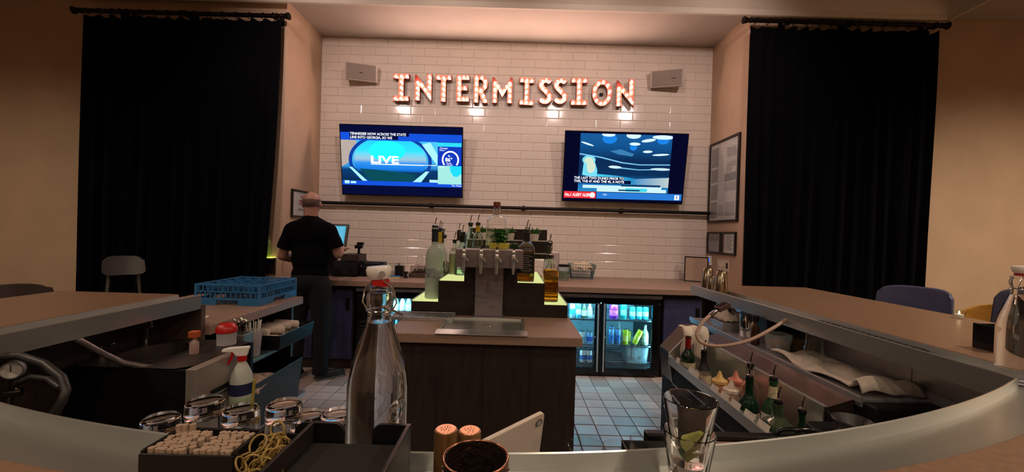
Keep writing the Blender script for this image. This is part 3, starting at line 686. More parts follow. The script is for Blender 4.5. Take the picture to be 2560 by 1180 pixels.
MB().cyl((0, 0, 0), (0, 0, .006), .035, n=18).build('foot', M_blackp, ch_, 40)
pr = thing('receipt_printer', 'black receipt printer on the back counter by the pen cup', 'printer', (-1.53, 4.50, CT))
MB().prism([(-.09, 0), (.10, 0), (.10, .155), (.0, .155), (-.07, .115), (-.09, .10)], -.115, .115, 'X').build('case', M_blackp, pr, bevel=.006)
MB().cbox((0, -.03, .143), .17, .05, .006, (.55, 0, 0)).build('paper_slot', M_blackm, pr); MB().box(.07, .095, -.0925, -.09, .03, .06).build('sticker', M_white, pr)
MB().box(-.118, -.116, -.07, .05, .0, .12).build('side_label', M_white, pr)
wj = thing('pitcher', 'small clear pitcher between the printer and the pen cup', 'pitcher', (-1.34, 4.60, CT))
def cup_prof(rb, rt, H, t=.0022, base=.006): return [(0, 0), (rb, 0), (rt, H), (rt-t, H), (rb-t, base), (0, base)]
MB().lathe(cup_prof(.042, .05, .14), 24).build('glass', M_thin, wj, 45)
pc = thing('pen_cup', 'square black cup holding pens on the back counter', 'pen cup', (-1.245, 4.52, CT))
MB().box(-.045, .045, -.04, -.036, 0, .12).box(-.045, .045, .036, .04, 0, .12).box(-.045, -.041, -.036, .036, 0, .12).box(.041, .045, -.036, .036, 0, .12).box(-.041, .041, -.036, .036, 0, .004).build('cup', M_blackp, pc, bevel=.002)
for k, (x, y, c_) in enumerate(((-.02, 0, '#3a3a44'), (.0, .015, '#8a3030'), (.018, -.01, '#c8b8a8'), (-.005, -.02, '#222228'))):
    p = thing('pen', ('dark grey', 'red-brown', 'cream', 'black')[k]+' pen standing in the square black cup', 'pen', (-1.245+x, 4.52+y, CT+.0045)); p.rotation_euler = (random.uniform(-.1, .1), random.uniform(-.15, .15), 0)
    MB().cyl((0, 0, 0), (0, 0, .13), .004, n=8).cyl((0, 0, .13), (0, 0, .145), .005, n=8).build('barrel', mat('pen_'+c_, c_, .4), p, 40)
pd = thing('notepad', 'blue-covered notepad lying flat by the pen cup', 'notepad', (-1.27, 4.36, CT), .2)
MB().box(-.07, .07, -.05, .05, 0, .016).build('pages', mat('pad_yellow', '#c8b878', .8, noise=.05), pd); MB().box(-.071, .071, -.051, .051, .016, .019).build('cover', mat('pad_blue', '#2a6aa8', .5, noise=.05), pd)
bk = thing('bar_stopper', 'small black knob-shaped stopper beside the blue notepad', 'stopper', (-1.14, 4.38, CT))
MB().lathe([(0, 0), (.022, 0), (.024, .01), (.014, .025), (.014, .04), (.026, .055), (.024, .07), (0, .074)], 16).build('knob', M_blackp, bk, 45)
gt = thing('glass_tray', 'low dark tray carrying rows of upturned glasses on the back counter', 'tray', (-.93, 4.55, CT))
MB().box(-.19, .19, -.13, .16, 0, .006).box(-.19, .19, -.13, -.12, .006, .05).box(-.19, .19, .15, .16, .006, .05).box(-.19, -.18, -.12, .15, .006, .05).box(.18, .19, -.12, .15, .006, .05).build('tray', mat('tray_brown', '#4a3a32', .5, noise=.2), gt, bevel=.002)
tum = MB().lathe([(0, .12), (.028, .12), (.030, .112), (.036, 0), (.034, 0), (.027, .104), (0, .104)], 18)
tum_me = mesh_of(tum, M_glass, 24)
rows = ['front row', 'second row', 'back row']; cols = ['first', 'second', 'third', 'fourth', 'fifth']
for j in range(3):
    for i in range(5):
        g = thing('tumbler', '%s upturned tumbler in the %s of the dark glass tray' % (cols[i], rows[j]), 'glass', (-1.08+i*.075, 4.46+j*.085, CT+.0062), 0, 'upturned tumblers in the tray')
        share('glass', tum_me, g, (0, 0, 0), (0, 0, random.uniform(0, 3)))
for i in range(3):
    g = thing('tumbler', '%s tumbler stacked on top of the back row of upturned glasses' % ('left-hand', 'middle', 'right-hand')[i], 'glass', (-1.045+i*.10, 4.63, CT+.1265), 0, 'tumblers stacked on the tray glasses')
    share('glass', tum_me, g, (0, 0, 0))
# right end of the counter
jr = thing('storage_jar', 'squat clear plastic jar with black lid behind the amber bottle', 'jar', (.60, 4.60, CT))
MB().lathe(cup_prof(.058, .062, .155), 26).build('jar', mat('clear_plastic', (.85, .97, 1), .15), jr, 45)
MB().lathe([(0, .155), (.066, .155), (.066, .176), (.06, .18), (0, .18)], 26).build('lid', M_blackp, jr, 45); MB().lathe([(.0605, .02), (.0625, .10)], 26).build('label', mat('jar_label', '#5a6a50', .6, noise=.4, nscale=40), jr, 45)
MB().lathe([(0, .007), (.054, .007), (.056, .05), (0, .05)], 22).build('contents', mat('jar_snack', '#a87850', .8, noise=.4, nscale=90), jr, 45)
fc = thing('foam_cup_stack', 'tall stack of white foam cups beside the lidded jar', 'cup stack', (.52, 4.72, CT))
m = MB()
for k in range(10): m.lathe([(0, .0+k*.022), (.032, k*.022), (.042, .10+k*.022), (.0445, .104+k*.022), (.0395, .104+k*.022), (0, .014+k*.022)], 20)
m.build('cups', mat('foam_white', '#cdbfb6', .8, noise=.05), fc, 45)
wbk = thing('wire_basket', 'teal wire basket lined with a cloth on the back counter', 'basket', (.84, 4.82, CT))
m = MB(); M_tealw = mat('teal_wire', '#5f7f82', .4, .5, noise=.1)
def rr(z, sx, sy): return [(-sx, -sy, z), (sx, -sy, z), (sx, sy, z), (-sx, sy, z)]
for k, z in enumerate((.004, .035, .07, .105, .14, .17)):
    f = z/.17; m.tube(rr(z, .12+.03*f, .09+.025*f), .0025 if k < 5 else .004, 6, close=True)
for q in range(11):
    u = -1+2*q/10
    for sg in (-1, 1): m.tube([(u*.12, sg*.09, .004), (u*.15, sg*.115, .17)], .002, 5); m.tube([(sg*.12, u*.09, .004), (sg*.15, u*.115, .17)], .002, 5)
m.build('wires', M_tealw, wbk)
m = MB(); N = 14
for j in range(N+1):
    for i in range(N+1):
        u, v = -1+2*i/N, -1+2*j/N; m.v.append((u*.128, v*.096, .12+.055*(1-max(abs(u), abs(v))**2)+.02*math.sin(u*7+v*3)+.012*math.cos(v*11)))
for j in range(N):
    for i in range(N): a = j*(N+1)+i; m.f.append((a, a+1, a+N+2, a+N+1))
lc = tag(m.build('liner_cloth', mat('cream_cloth', '#cdb89a', .9, noise=.1, bump=.4), None, 60), 'crumpled cream cloth heaped in the teal wire basket', 'cloth'); lc.location = (.84, 4.82, CT); q = lc.modifiers.new('t', 'SOLIDIFY'); q.thickness = .004
sh = thing('sign_holder', 'black-edged clear sign holder leaning in the counter corner', 'sign holder', (2.20, 4.80, CT), -.5)
MB().box(-.13, .13, -.006, .0, .0, .012).box(-.13, .13, -.006, 0, .288, .30).box(-.13, -.118, -.006, 0, .012, .288).box(.118, .13, -.006, 0, .012, .288).build('border', M_fr, sh)
MB().box(-.118, .118, -.004, -.002, .012, .288).build('sheet', mat('holder_card', '#b09a86', .3, noise=.06, coat=.5), sh); MB().box(-.13, .13, -.05, .06, -.0, .004).build('foot', mat('clear_plastic', (.9, 1, 1), .1), sh)
# lit shelf niche with bottle seen beside the curtain
ws = thing('wall_shelf', 'narrow lit wall shelf in the gap beside the black curtain', 'shelf', (-2.552, 4.249, 1.10))
MB().box(-.05, .075, -.085, 0, -.02, 0).box(-.05, .075, -.012, 0, -.17, -.02).build('bracket', M_dwood, ws, bevel=.002); MB().box(-.05, .075, -.083, -.002, .0003, .006).build('light_panel', glow('shelf_panel', '#e8f060', 2.0), ws)
# ---------------------------------------------------------------- bottles
def bottle(name, label, loc, H, R, prof, gl, liq=None, fill=.5, labels=(), top='pourer', sq=2, rz=0, cat='bottle', grp=None, n=22, th=.0025, capm=None, neck=.013):
    t = thing(name, label, cat, loc, rz, grp); o = [(r*R, z*H) for r, z in [prof[0], prof[1]]+chaikin(list(prof[2:-3]))+list(prof[-3:])]
    inner = [(max(r-th, .002), z if i else 0) for i, (r, z) in enumerate(o) if r > th]
    inner = [(r, max(z, .006)) for r, z in inner]
    loop = o+inner[::-1]+[(0, .006)]
    MB().lathe(loop, n, sq=sq).build('glass', gl, t, 26)
    if liq:
        zl = fill*H; pts = [(0, .005)]; last = None
        for r, z in inner:
            if z > zl:
                if last: f = (zl-last[1])/max(1e-6, z-last[1]); pts.append((max(last[0]+(r-last[0])*f+.0007, .001), zl))
                break
            pts.append((max(r+.0007, .001), z)); last = (r, z)
        pts.append((0, pts[-1][1])); MB().lathe(pts, n, sq=sq).build('liquid', liq, t, 26)
    for (z0, z1, m_) in labels:
        def rad(z):
            for (ra, za), (rb, zb) in zip(o, o[1:]):
                if za <= z <= zb and zb > za: return ra+(rb-ra)*(z-za)/(zb-za)
            return R
        zz = [z0*H+(z1-z0)*H*k/4 for k in range(5)]
        MB().lathe([(rad(z)+.0007, z) for z in zz], n, sq=sq).build('label', m_, t, 40)
    if top == 'pourer':
        MB().lathe([(0, H-.012), (neck*.8, H-.012), (neck*.8, H), (neck*1.15, H), (neck*1.15, H+.010), (neck, H+.014), (0, H+.014)], 14).build('stopper', M_blackp, t, 45)
        MB().lathe([(0, H+.014), (neck*.98, H+.014), (neck*.95, H+.017), (.005, H+.021), (0, H+.021)], 14).tube([(0, 0, H+.02), (0, 0, H+.035), (.003, 0, H+.05), (.008, 0, H+.066)], .0036, 8).build('pourer', M_chrome, t, 45)
    elif top == 'cap':
        MB().lathe([(0, H-.02), (neck*1.2, H-.02), (neck*1.2, H+.012), (neck*1.1, H+.015), (0, H+.015)], 16).build('cap', capm or M_blackp, t, 45)
    return t
PF_vodka = [(0, 0), (.96, 0), (1, .012), (1, .56), (.985, .61), (.91, .66), (.74, .70), (.50, .73), (.37, .76), (.34, .97), (.40, .975), (.40, 1)]
PF_long = [(0, 0), (.95, 0), (1, .012), (1, .60), (.9, .66), (.55, .76), (.42, .82), (.40, .97), (.46, .975), (.46, 1)]
PF_whis = [(0, 0), (.96, 0), (1, .015), (1, .66), (.92, .70), (.55, .76), (.38, .80), (.36, .97), (.42, .975), (.42, 1)]
PF_wine = [(0, 0), (.94, 0), (1, .012), (1, .58), (.9, .65), (.5, .73), (.39, .78), (.37, .96), (.42, .965), (.42, 1)]
PF_jug = [(0, 0), (.94, 0), (1, .02), (1, .62), (.95, .70), (.72, .76), (.36, .79), (.33, .83), (.36, .90), (.27, .97), (.30, .975), (.30, 1)]
PF_squat = [(0, 0), (.95, 0), (1, .015), (.98, .45), (.85, .58), (.5, .70), (.34, .78), (.33, .97), (.4, .975), (.4, 1)]
G_green = mat('green_glass', (.74, .93, .88), .03, trans=1, ior=1.47, noise=.02); G_dgreen = mat('dark_green_glass', (.006, .028, .012), .06, trans=.3, noise=.05)
G_blue = mat('blue_glass', (.5, .7, .97), .03, trans=1, noise=.02); G_pale = mat('pale_glass', (.93, 1, .97), .02, trans=1, noise=.01)
Q_amber = mat('whisky', (.86, .33, .04), .0, trans=1, ior=1.34, noise=.05); Q_gold = mat('gold_rum', (.95, .75, .25), .0, trans=1, ior=1.34, noise=.05)
Q_clear = M_water; Q_cream = mat('cream_liqueur', '#d8cfa8', .4, noise=.05)
Lb_gold = mat('label_gold', '#c8a830', .5, .2, noise=.2, nscale=60); Lb_white = mat('label_white', '#cfc8bc', .7, noise=.25, nscale=50); Lb_black = mat('label_black', '#0e0c0c', .5, noise=.3, nscale=60)
Lb_navy = mat('label_navy', '#14182c', .5, noise=.2); Lb_goose = mat('label_mountain', '#8f969a', .6, noise=.7, nscale=28); Lb_grey = mat('label_grey', '#8a8a84', .6, noise=.2)
bottle('spirit_bottle', 'green-lit slim bottle on the small shelf beside the black curtain', (-2.545, 4.205, 1.107), .25, .036, PF_wine, mat('lit_green_glass', (.75, .95, .45), .15, trans=.8, noise=.03), top='cap', grp=None)
# ================================================================ ISLAND WITH TIERED DISPLAY
def atX(px, py, X):
    d = fw+r2*((px-1280)/FPX)-u2*((py-590)/FPX); return Vector((0, 0, EYE))+d*(X/d.x)
isl = thing('island', 'dark wood island in the well with a brown stone-look top', 'island')
MB().box(-.60, .345, 2.06, 3.35, .08, .858).box(-.56, .31, 2.12, 3.30, 0, .08).build('base', M_dwood, isl)
MB().box(-.63, .372, 2.035, 3.38, .86, .91).build('worktop', M_lam2, isl, bevel=.005)
for k in range(1, 4): MB().box(-.60+k*.236-.0015, -.60+k*.236+.0015, 2.0585, 2.0602, .08, .858).build('panel_joint', M_blackm, isl)
dsp = thing('tiered_bottle_display', 'dark stepped display with glowing yellow-green steps on the island', 'display stand')
tiers = [(-.613, .358, .9102, .99), (-.447, .212, .99, 1.122), (-.289, .041, 1.122, 1.25)]
M_step = glow('step_light', (.72, .77, .30), 1.0)
M_dw2 = mat('display_laminate', '#241a18', .45, noise=.25, nscale=10, stretch=(6, 6, .5))
for i, (a, b_, z0, z1) in enumerate(tiers):
    MB().box(a, b_, 2.5, 3.20, z0, z1).build('tier', M_dw2, dsp, bevel=.002)
    ins = .007
    if i < 2:
        n0, n1 = tiers[i+1][0], tiers[i+1][1]
        for (u, v) in ((a+ins, n0-.002), (n1+.002, b_-ins)): MB().box(u, v, 2.5+ins*.3, 3.19, z1+.0003, z1+.004).build('light_panel', M_step, dsp)
        for (u, v) in ((a, a+ins-.0005), (b_-ins+.0005, b_)): MB().box(u, v, 2.5, 3.2, z1+.0003, z1+.009).build('edge_strip', M_steeld, dsp)
    else: MB().box(a+ins, b_-ins, 2.503, 2.85, z1+.0003, z1+.004).build('light_panel', M_step, dsp)
MB().box(-.335, .275, 2.87, 2.97, 1.251, 1.283).box(-.335, .275, 2.97, 3.19, 1.251, 1.372).box(-.335, .275, 3.17, 3.19, 1.372, 1.46).build('plant_ledge', M_dw2, dsp, bevel=.002)
for z, y0, y1 in ((1.2833, 2.87, 2.97), (1.3723, 2.97, 3.168)): MB().box(-.332, .272, y0, y1, z, z+.003).build('ledge_edge', mat('pale_edge', '#cfc6c0', .5), dsp)
# potted plants
def plant(label, loc, s, potc, kind, ps=None):
    ps = ps or s; dz = .05*(ps-s)
    t = thing('potted_plant', label, 'plant', loc, random.uniform(0, 6), 'little potted plants on the display')
    MB().lathe([(0, 0), (.026*ps, 0), (.036*ps, .058*ps), (.033*ps, .06*ps), (.030*ps, .05*ps), (0, .05*ps)], 18, sq=2 if kind else 4).build('pot', mat('pot_'+potc, potc, .4, noise=.05), t, 45)
    MB().lathe([(0, .052*ps), (.031*ps, .052*ps), (.031*ps, .050*ps), (0, .050*ps)], 14).build('soil', mat('soil', '#2a1c12', .95, noise=.4, nscale=80), t)
    f = MB(); rnd = random.Random(int(loc[0]*1000))
    for k in range(60 if kind == 0 else 230):
        a = rnd.uniform(0, 2*PI); q = Vector((math.cos(a), math.sin(a), 0)); side = Vector((-q.y, q.x, 0))
        if kind == 0:
            ln = rnd.uniform(.055, .095)*s; el = rnd.uniform(.5, 1.45); base = Vector((0, 0, .05*s+dz))+q*.012*s; w = .005*s
        else:
            rr_ = rnd.uniform(0, .042)*s; base = Vector((0, 0, .055*s+dz+rnd.uniform(0, .075)*s))+q*rr_; ln = rnd.uniform(.016, .03)*s; el = rnd.uniform(-.3, .9); w = .009*s
        d = q*math.cos(el)+Vector((0, 0, math.sin(el))); nrm = d.cross(side)
        p1 = base+d*ln*.5+nrm*w*.3; p2 = base+d*ln-Vector((0, 0, ln*.12))
        f.add([base, p1+side*w, p2, p1-side*w, p1+nrm*w*.3], [(0, 1, 4), (1, 2, 4), (2, 3, 4), (3, 0, 4)])
    f.build('foliage', mat('leaf_a', '#3f7a2c', .5, noise=.5, nscale=60) if kind == 0 else mat('leaf_b', '#2f6a26', .5, noise=.6, nscale=50), t)
    if kind:
        st = MB()
        for k in range(5): st.tube([(0, 0, .05*s+dz), (.01*s*math.cos(k*1.3), .01*s*math.sin(k*1.3), .09*s+dz), (.03*s*math.cos(k*1.3), .03*s*math.sin(k*1.3), .12*s+dz)], .0015*s, 5)
        st.build('stems', mat('stem_green', '#4a6a30', .6), t)
    return t
plant('spiky little plant in a white pot, nearest the green bottles', (-.222, 3.05, 1.3755), .85, '#d8cfc6', 0)
plant('spiky little plant in a white pot behind the big glass jug', (-.014, 3.05, 1.3755), .85, '#d8cfc6', 0)
plant('spiky little plant in a white pot at the open end of the ledge', (.172, 3.05, 1.3755), .85, '#d8cfc6', 0)
plant('bushy leafy plant in a yellow pot before the big glass jug', (-.078, 2.55, 1.2542), 1.2, '#c8b848', 1, 1.85)
plant('small pale-leaved plant in a pot beside the black-label bottle', (.015, 2.63, 1.2542), .62, '#b8b0a0', 1, 1.1)
# bottles on the steps
ST1, ST2, ST3 = .9942, 1.1262, 1.2542
def bp(px, py, y): return at(px, py, y).x
GRP = 'spirit bottles on the lit display'
bottle('spirit_bottle', 'tall frosted bottle with mountain label on the lowest lit step', (bp(1086, 650, 2.62), 2.62, ST1), .455, .056, PF_vodka, M_frost, Q_clear, .43, [(.30, .43, Lb_goose), (.80, .98, Lb_navy)], neck=.018, th=.004, grp=GRP, n=28)
bottle('spirit_bottle', 'clear gold-necked bottle directly behind the tall frosted one', (-.50, 2.79, ST1), .44, .05, PF_vodka, G_pale, Q_clear, .4, [(.80, .97, Lb_gold)], neck=.018, grp=GRP)
bottle('spirit_bottle', 'clear dark-necked bottle, third in the lowest lit row', (-.515, 2.95, ST1), .435, .05, PF_vodka, G_pale, Q_clear, .5, [(.80, .97, Lb_black)], neck=.018, grp=GRP)
bottle('spirit_bottle', 'clear bottle at the far end of the lowest lit row', (-.52, 3.10, ST1), .39, .045, PF_long, G_pale, Q_clear, .3, [(.25, .5, Lb_grey)], neck=.018, grp=GRP)
bottle('spirit_bottle', 'small cream-filled bottle on the middle step by the frosted one', (-.405, 2.86, ST2), .23, .036, PF_whis, G_pale, Q_cream, .62, [(.72, .8, Lb_white)], neck=.013, grp=GRP)
bottle('spirit_bottle', 'slim dark-topped clear bottle at the back of the middle step', (-.40, 3.05, ST2), .30, .036, PF_long, G_pale, Q_clear, .4, [(.78, .98, mat('foil_brown', '#3a2a22', .4, .3))], neck=.014, grp=GRP)
bottle('spirit_bottle', 'flared teal gin bottle with black neck behind the tap head', (-.346, 2.83, ST2), .285, .052, PF_squat, G_green, Q_clear, .2, [(.80, .98, Lb_black)], neck=.018, grp=GRP)
bottle('spirit_bottle', 'pale green gin bottle on the top tier', (bp(1176, 590, 2.72), 2.72, ST3), .222, .037, PF_whis, G_green, Q_clear, .3, [], neck=.015, grp=GRP)
bottle('spirit_bottle', 'gold-necked clear bottle on the top tier beside the plant', (bp(1191, 590, 2.66)+.012, 2.63, ST3), .222, .034, PF_long, G_pale, Q_clear, .35, [(.80, .97, Lb_gold)], neck=.014, grp=GRP)
bottle('glass_jug', 'large clear whiskey jug with red cap on the top tier', (-.105, 2.68, ST3), .362, .068, PF_jug, M_glass, Q_gold, .18, [(.25, .5, mat('label_faint', '#c8c8b0', .6, noise=.5, nscale=30))], top='cap', capm=mat('cap_brick', '#7a2c22', .5, noise=.15), neck=.020, grp=GRP, n=30, th=.003)
bottle('spirit_bottle', 'square black-label whiskey bottle on the middle step', (bp(1315, 650, 2.575), 2.575, ST2), .315, .053, PF_whis, M_glass, Q_amber, .60, [(.17, .55, Lb_black), (.80, .97, Lb_black)], neck=.018, sq=7, grp=GRP, n=36)
bl = [o for o in bpy.data.objects if o.get('label', '').startswith('square black-label')][0]
for k in range(4):
    m = MB(); zc = .075+k*.027
    for q in range(9):
        a = -1+q*.25; m.box(a*.032-.0036, a*.032+.0036, -.0546, -.0541, zc+.012*(1-a*a)*.5, zc+.012*(1-a*a)*.5+.004)
    m.box(-.028+.004*k, .028-.004*k, -.0546, -.0541, zc-.008, zc-.004)
    m.build('label_print', mat('label_ink', '#8f8a84', .6, noise=.3, nscale=150), bl)
bottle('spirit_bottle', 'dark blue bottle on the middle step behind the black-label one', (.105, 2.78, ST2), .33, .042, PF_whis, G_blue, Q_clear, .5, [(.3, .55, Lb_navy)], neck=.015, grp=GRP)
bottle('spirit_bottle', 'brown spirit bottle at the back of the middle step', (.125, 2.95, ST2), .31, .04, PF_whis, M_glass, Q_amber, .5, [(.25, .5, Lb_white)], neck=.015, grp=GRP)
bottle('spirit_bottle', 'square amber whiskey bottle with black pourer on the lowest step', (bp(1376, 690, 2.63), 2.63, ST1), .285, .05, PF_whis, M_glass, Q_amber, .72, [], neck=.017, sq=6, grp=GRP, n=36)
bottle('spirit_bottle', 'clear bottle with yellow liquor behind the amber whiskey', (.268, 2.82, ST1), .36, .046, PF_long, G_pale, Q_gold, .3, [(.40, .52, Lb_grey)], neck=.016, grp=GRP)
bottle('spirit_bottle', 'dark-necked clear bottle, third behind the amber whiskey', (.282, 2.98, ST1), .37, .043, PF_long, G_pale, Q_clear, .4, [(.78, .96, Lb_black)], neck=.016, grp=GRP)
bottle('spirit_bottle', 'gold rum bottle at the far end behind the amber whiskey', (.29, 3.12, ST1), .34, .043, PF_whis, G_pale, Q_gold, .5, [(.2, .45, Lb_white)], neck=.016, grp=GRP)
# beer tap tower
M_tap = mat('tap_steel', '#8f858a', .36, .7, noise=.1, nscale=12, stretch=(1, 1, 8), rvar=.08)
tt = thing('beer_tap_tower', 'T-shaped brushed steel beer tower with four taps on the island', 'beer tower', (-.1275, 2.42, .9105))
MB().box(-.085, .082, .0, .075, .012, .314).build('column', M_tap, tt, bevel=.003)
MB().box(-.098, .095, -.015, .079, 0, .012).build('foot', M_tap, tt, bevel=.002)
MB().box(-.193, .196, -.10, .06, .3142, .42).build('head', M_tap, tt, bevel=.004)
for k, px in enumerate((1160, 1203, 1242.5, 1284)):
    x = bp(px, 640, 2.29)+.1275
    f = MB().cyl((x, -.101, .388), (x, -.135, .388), .011, n=14)
    f.lathe([(0, 0), (.009, 0), (.0105, .006), (.009, .03), (.012, .036), (.0125, .045), (.0125, .06), (.009, .066), (.0115, .072), (.0115, .084), (.006, .092), (0, .092)], 14, c=(x, -.135, .33))
    f.lathe([(0, 0), (.0065, 0), (.0105, .05), (0, .05)], 14, c=(x, -.135, .283)).cyl((x+.012, -.135, .372), (x+.024, -.135, .352), .0055, n=8)
    tp = f.build('tap', mat('tap_nickel', '#dcd8d4', .24, .75, rvar=.03), tt, 45)
    MB().cyl((x, -.135, .421), (x, -.135, .438), .0045, n=10).build('lever_stud', M_blackp, tp)
tr = thing('drip_tray', 'rectangular stainless drip tray sunk before the beer tower', 'drip tray', (-.142, 2.09, .9105))
m = MB().box(-.225, .225, 0, .015, 0, .012).box(-.225, .225, .285, .30, 0, .012).box(-.225, -.21, .015, .285, 0, .012).box(.21, .225, .015, .285, 0, .012).box(-.21, .21, .015, .285, 0, .002)
m.prism([(-.065, .0), (-.06, .003), (0, .012), (0, 0)], -.235, .235, 'X').build('pan', M_steel, tr, bevel=.0015)
MB().cyl((.02, .15, .002), (.02, .15, .005), .022, n=18).build('drain', M_chrome, tr)
gr = thing('drip_grate', 'black slotted drip grate overhanging the island edge by the tower', 'grate', (-.53, 2.40, .9105))
m = MB().box(-.16, .20, -.08, -.07, 0, .02).box(-.16, .20, .075, .085, 0, .02).box(-.16, -.15, -.07, .075, 0, .02).box(.19, .20, -.07, .075, 0, .02)
m.build('rim', M_steeld, gr, bevel=.001)
sl = mesh_of(MB().box(-.0045, .0045, -.072, .077, .012, .018), M_steeld)
for k in range(21): share('slat', sl, gr, (-.138+k*.0162, 0, 0))
MB().box(-.148, .19, -.07, .075, .001, .004).build('pan', M_blackp, gr)

# ================================================================ SERVICE STATION (beyond the short arm)
ssn = thing('service_counter', 'low brown service counter beyond the bar end carrying the blue rack', 'counter')
MB().box(-2.34, -1.553, 2.09, 3.03, .855, .909).build('worktop', M_lam2, ssn, bevel=.004)
MB().box(-2.30, -1.575, 2.062, 2.088, 0, 1.015).build('end_panel', mat('panel_brown', '#5a4840', .5, noise=.15, nscale=12), ssn)
MB().box(-2.30, -1.62, 2.995, 3.02, 0, .854).box(-2.30, -2.28, 2.088, 2.995, 0, .854).build('carcass', M_dwood, ssn)
MB().box(-2.278, -1.49, 2.10, 2.99, .625, .645).build('shelf', mat('cyan_lit_shelf', '#7f9fa0', .35, .7, noise=.15), ssn, bevel=.002)  # plain steel; the reflected cyan glow is mixed into its colour
MB().box(-2.278, -1.49, 2.10, 2.99, .20, .22).build('shelf', M_steeld, ssn, bevel=.002)
for y in (2.11, 2.97): MB().cyl((-2.25, y, 0), (-2.25, y, .855), .014, n=12).build('post', M_steeld, ssn, 40)
cd_ = tag(MB().box(-.05, .05, -.035, .035, 0, .003).build('paper_slip', M_paper), 'small white paper slip on the service counter by the bar end', 'paper'); cd_.location = (-1.74, 2.24, .9095); cd_.rotation_euler.z = .3
rk = thing('glass_rack', 'blue plastic glass rack on the service counter', 'glass rack', (-1.83, 2.83, .9095))
M_rack = mat('rack_blue', '#2f6ea2', .42, noise=.08, nscale=20)
hw, hd, RH = .212, .222, .135; m = MB()
for (x0, x1, y0, y1) in ((-hw, hw, -hd, -hd+.012), (-hw, hw, hd-.012, hd), (-hw, -hw+.012, -hd+.012, hd-.012), (hw-.012, hw, -hd+.012, hd-.012)):
    lo = 0
    for (z0, z1) in ((0, .045), (.083, .089), (.124, RH)):
        if z0 == 0:
            if x1-x0 > y1-y0: m.box(x0, -.07, y0, y1, 0, .045).box(.07, x1, y0, y1, 0, .045).box(-.07, .07, y0, y1, .032, .045)
            else: m.box(x0, x1, y0, -.07, 0, .045).box(x0, x1, .07, y1, 0, .045).box(x0, x1, -.07, .07, .032, .045)
        else: m.box(x0, x1, y0, y1, z0, z1)
    nb = 13
    for k in range(nb):
        for (z0, z1, off) in ((.045, .083, 0), (.089, .124, .5)):
            f = (k+off)/nb
            if x1-x0 > y1-y0: xx = x0+(x1-x0)*f; m.box(xx, xx+.007, y0+.002, y1-.002, z0, z1)
            else: yy = y0+(y1-y0)*f; m.box(x0+.002, x1-.002, yy, yy+.007, z0, z1)
for sx in (-1, 1):
    for sy in (-1, 1): m.box(sx*hw-.016 if sx > 0 else -hw-.001, hw+.001 if sx > 0 else -hw+.016, sy*hd-.016 if sy > 0 else -hd-.001, hd+.001 if sy > 0 else -hd+.016, .0005, RH+.001)
m.build('walls', M_rack, rk, bevel=.0012)
m = MB()
for k in range(1, 5): x = -hw+2*hw*k/5; m.box(x-.003, x+.003, -hd+.012, hd-.012, .07, .128); y = -hd+2*hd*k/5; m.box(-hw+.012, hw-.012, y-.003, y+.003, .0705, .1275)
for k in range(1, 10): x = -hw+2*hw*k/10; m.box(x-.003, x+.003, -hd+.012, hd-.012, .006, .012)
m.build('dividers', M_rack, rk)
tum_s = mesh_of(MB().lathe([(0, .115), (.028, .115), (.030, .107), (.035, 0), (.033, 0), (.027, .10), (0, .10)], 18), M_thin, 24)
for k, (i, j) in enumerate(((2, 2), (3, 2), (3, 3), (1, 0), (3, 0), (2, 0), (4, 1))):
    g = thing('tumbler', ('centre', 'inner', 'far inner', 'second front', 'fourth front', 'middle front', 'side')[k]+' compartment tumbler in the blue glass rack', 'glass', (-1.83-hw+2*hw*(i+.5)/5, 2.83-hd+2*hd*(j+.5)/5, .9095+.013), 0, 'tumblers in the blue rack')
    share('glass', tum_s, g, (0, 0, 0))
# on the cyan-lit steel shelf
SZ = .6455
sp_ = thing('utensil_caddy', 'steel bar caddy full of spoons on the cyan-lit shelf', 'caddy', (-1.535, 2.28, SZ))
MB().box(-.06, .06, -.045, -.041, 0, .175).box(-.06, .06, .041, .045, 0, .175).box(-.06, -.056, -.041, .041, 0, .175).box(.056, .06, -.041, .041, 0, .175).box(-.056, .056, -.041, .041, 0, .004).build('box', M_steel, sp_, bevel=.002)
for k in range(5):
    s = thing('bar_spoon', ('first', 'second', 'third', 'fourth', 'fifth')[k]+' steel spoon standing in the steel bar caddy', 'spoon', (-1.575+k*.02, 2.265+.012*(k % 3), SZ+.005), k); s.rotation_euler = (.1*math.sin(k*2), .12*math.cos(k*2.3), 0)
    MB().tube([(0, 0, 0), (0, 0, .14), (0, .002, .215)], .003, 8).build('handle', M_chrome, s, 45); MB().sphere((0, .002, .208), .02, 12, 8, (.75, .3, 1)).v and MB().add(*(lambda q: (q.v, q.f))(MB().sphere((0, 0, 0), .02, 12, 8, (.75, .35, 1.1)))).build('bowl', M_chrome, s, 60).__setattr__('location', (0, .002, .232))
pp = thing('plastic_cup', 'clear plastic pint cup of wrapped straws on the cyan-lit shelf', 'cup', (-1.55, 2.44, SZ))
MB().lathe(cup_prof(.038, .05, .15), 24).build('cup', mat('frosted_plastic', '#e6e2e6', .35, trans=.6, ior=1.2, noise=.03), pp, 45)
for k in range(9):
    a = k*.7; s = tag(MB().cyl((0, 0, 0), (0, 0, .205), .0038, n=8).build('wrapped_straw', mat('straw_white', '#e0dcd2', .6, noise=.05), None, 40), ('first', 'second', 'third', 'fourth', 'fifth', 'sixth', 'seventh', 'eighth', 'ninth')[k]+' white straw standing in the plastic pint cup', 'straw', 'straws in the pint cup')
    s.location = (-1.55+.020*math.cos(a), 2.44+.020*math.sin(a), SZ+.0065); s.rotation_euler = (-.10*math.sin(a), .10*math.cos(a), 0)
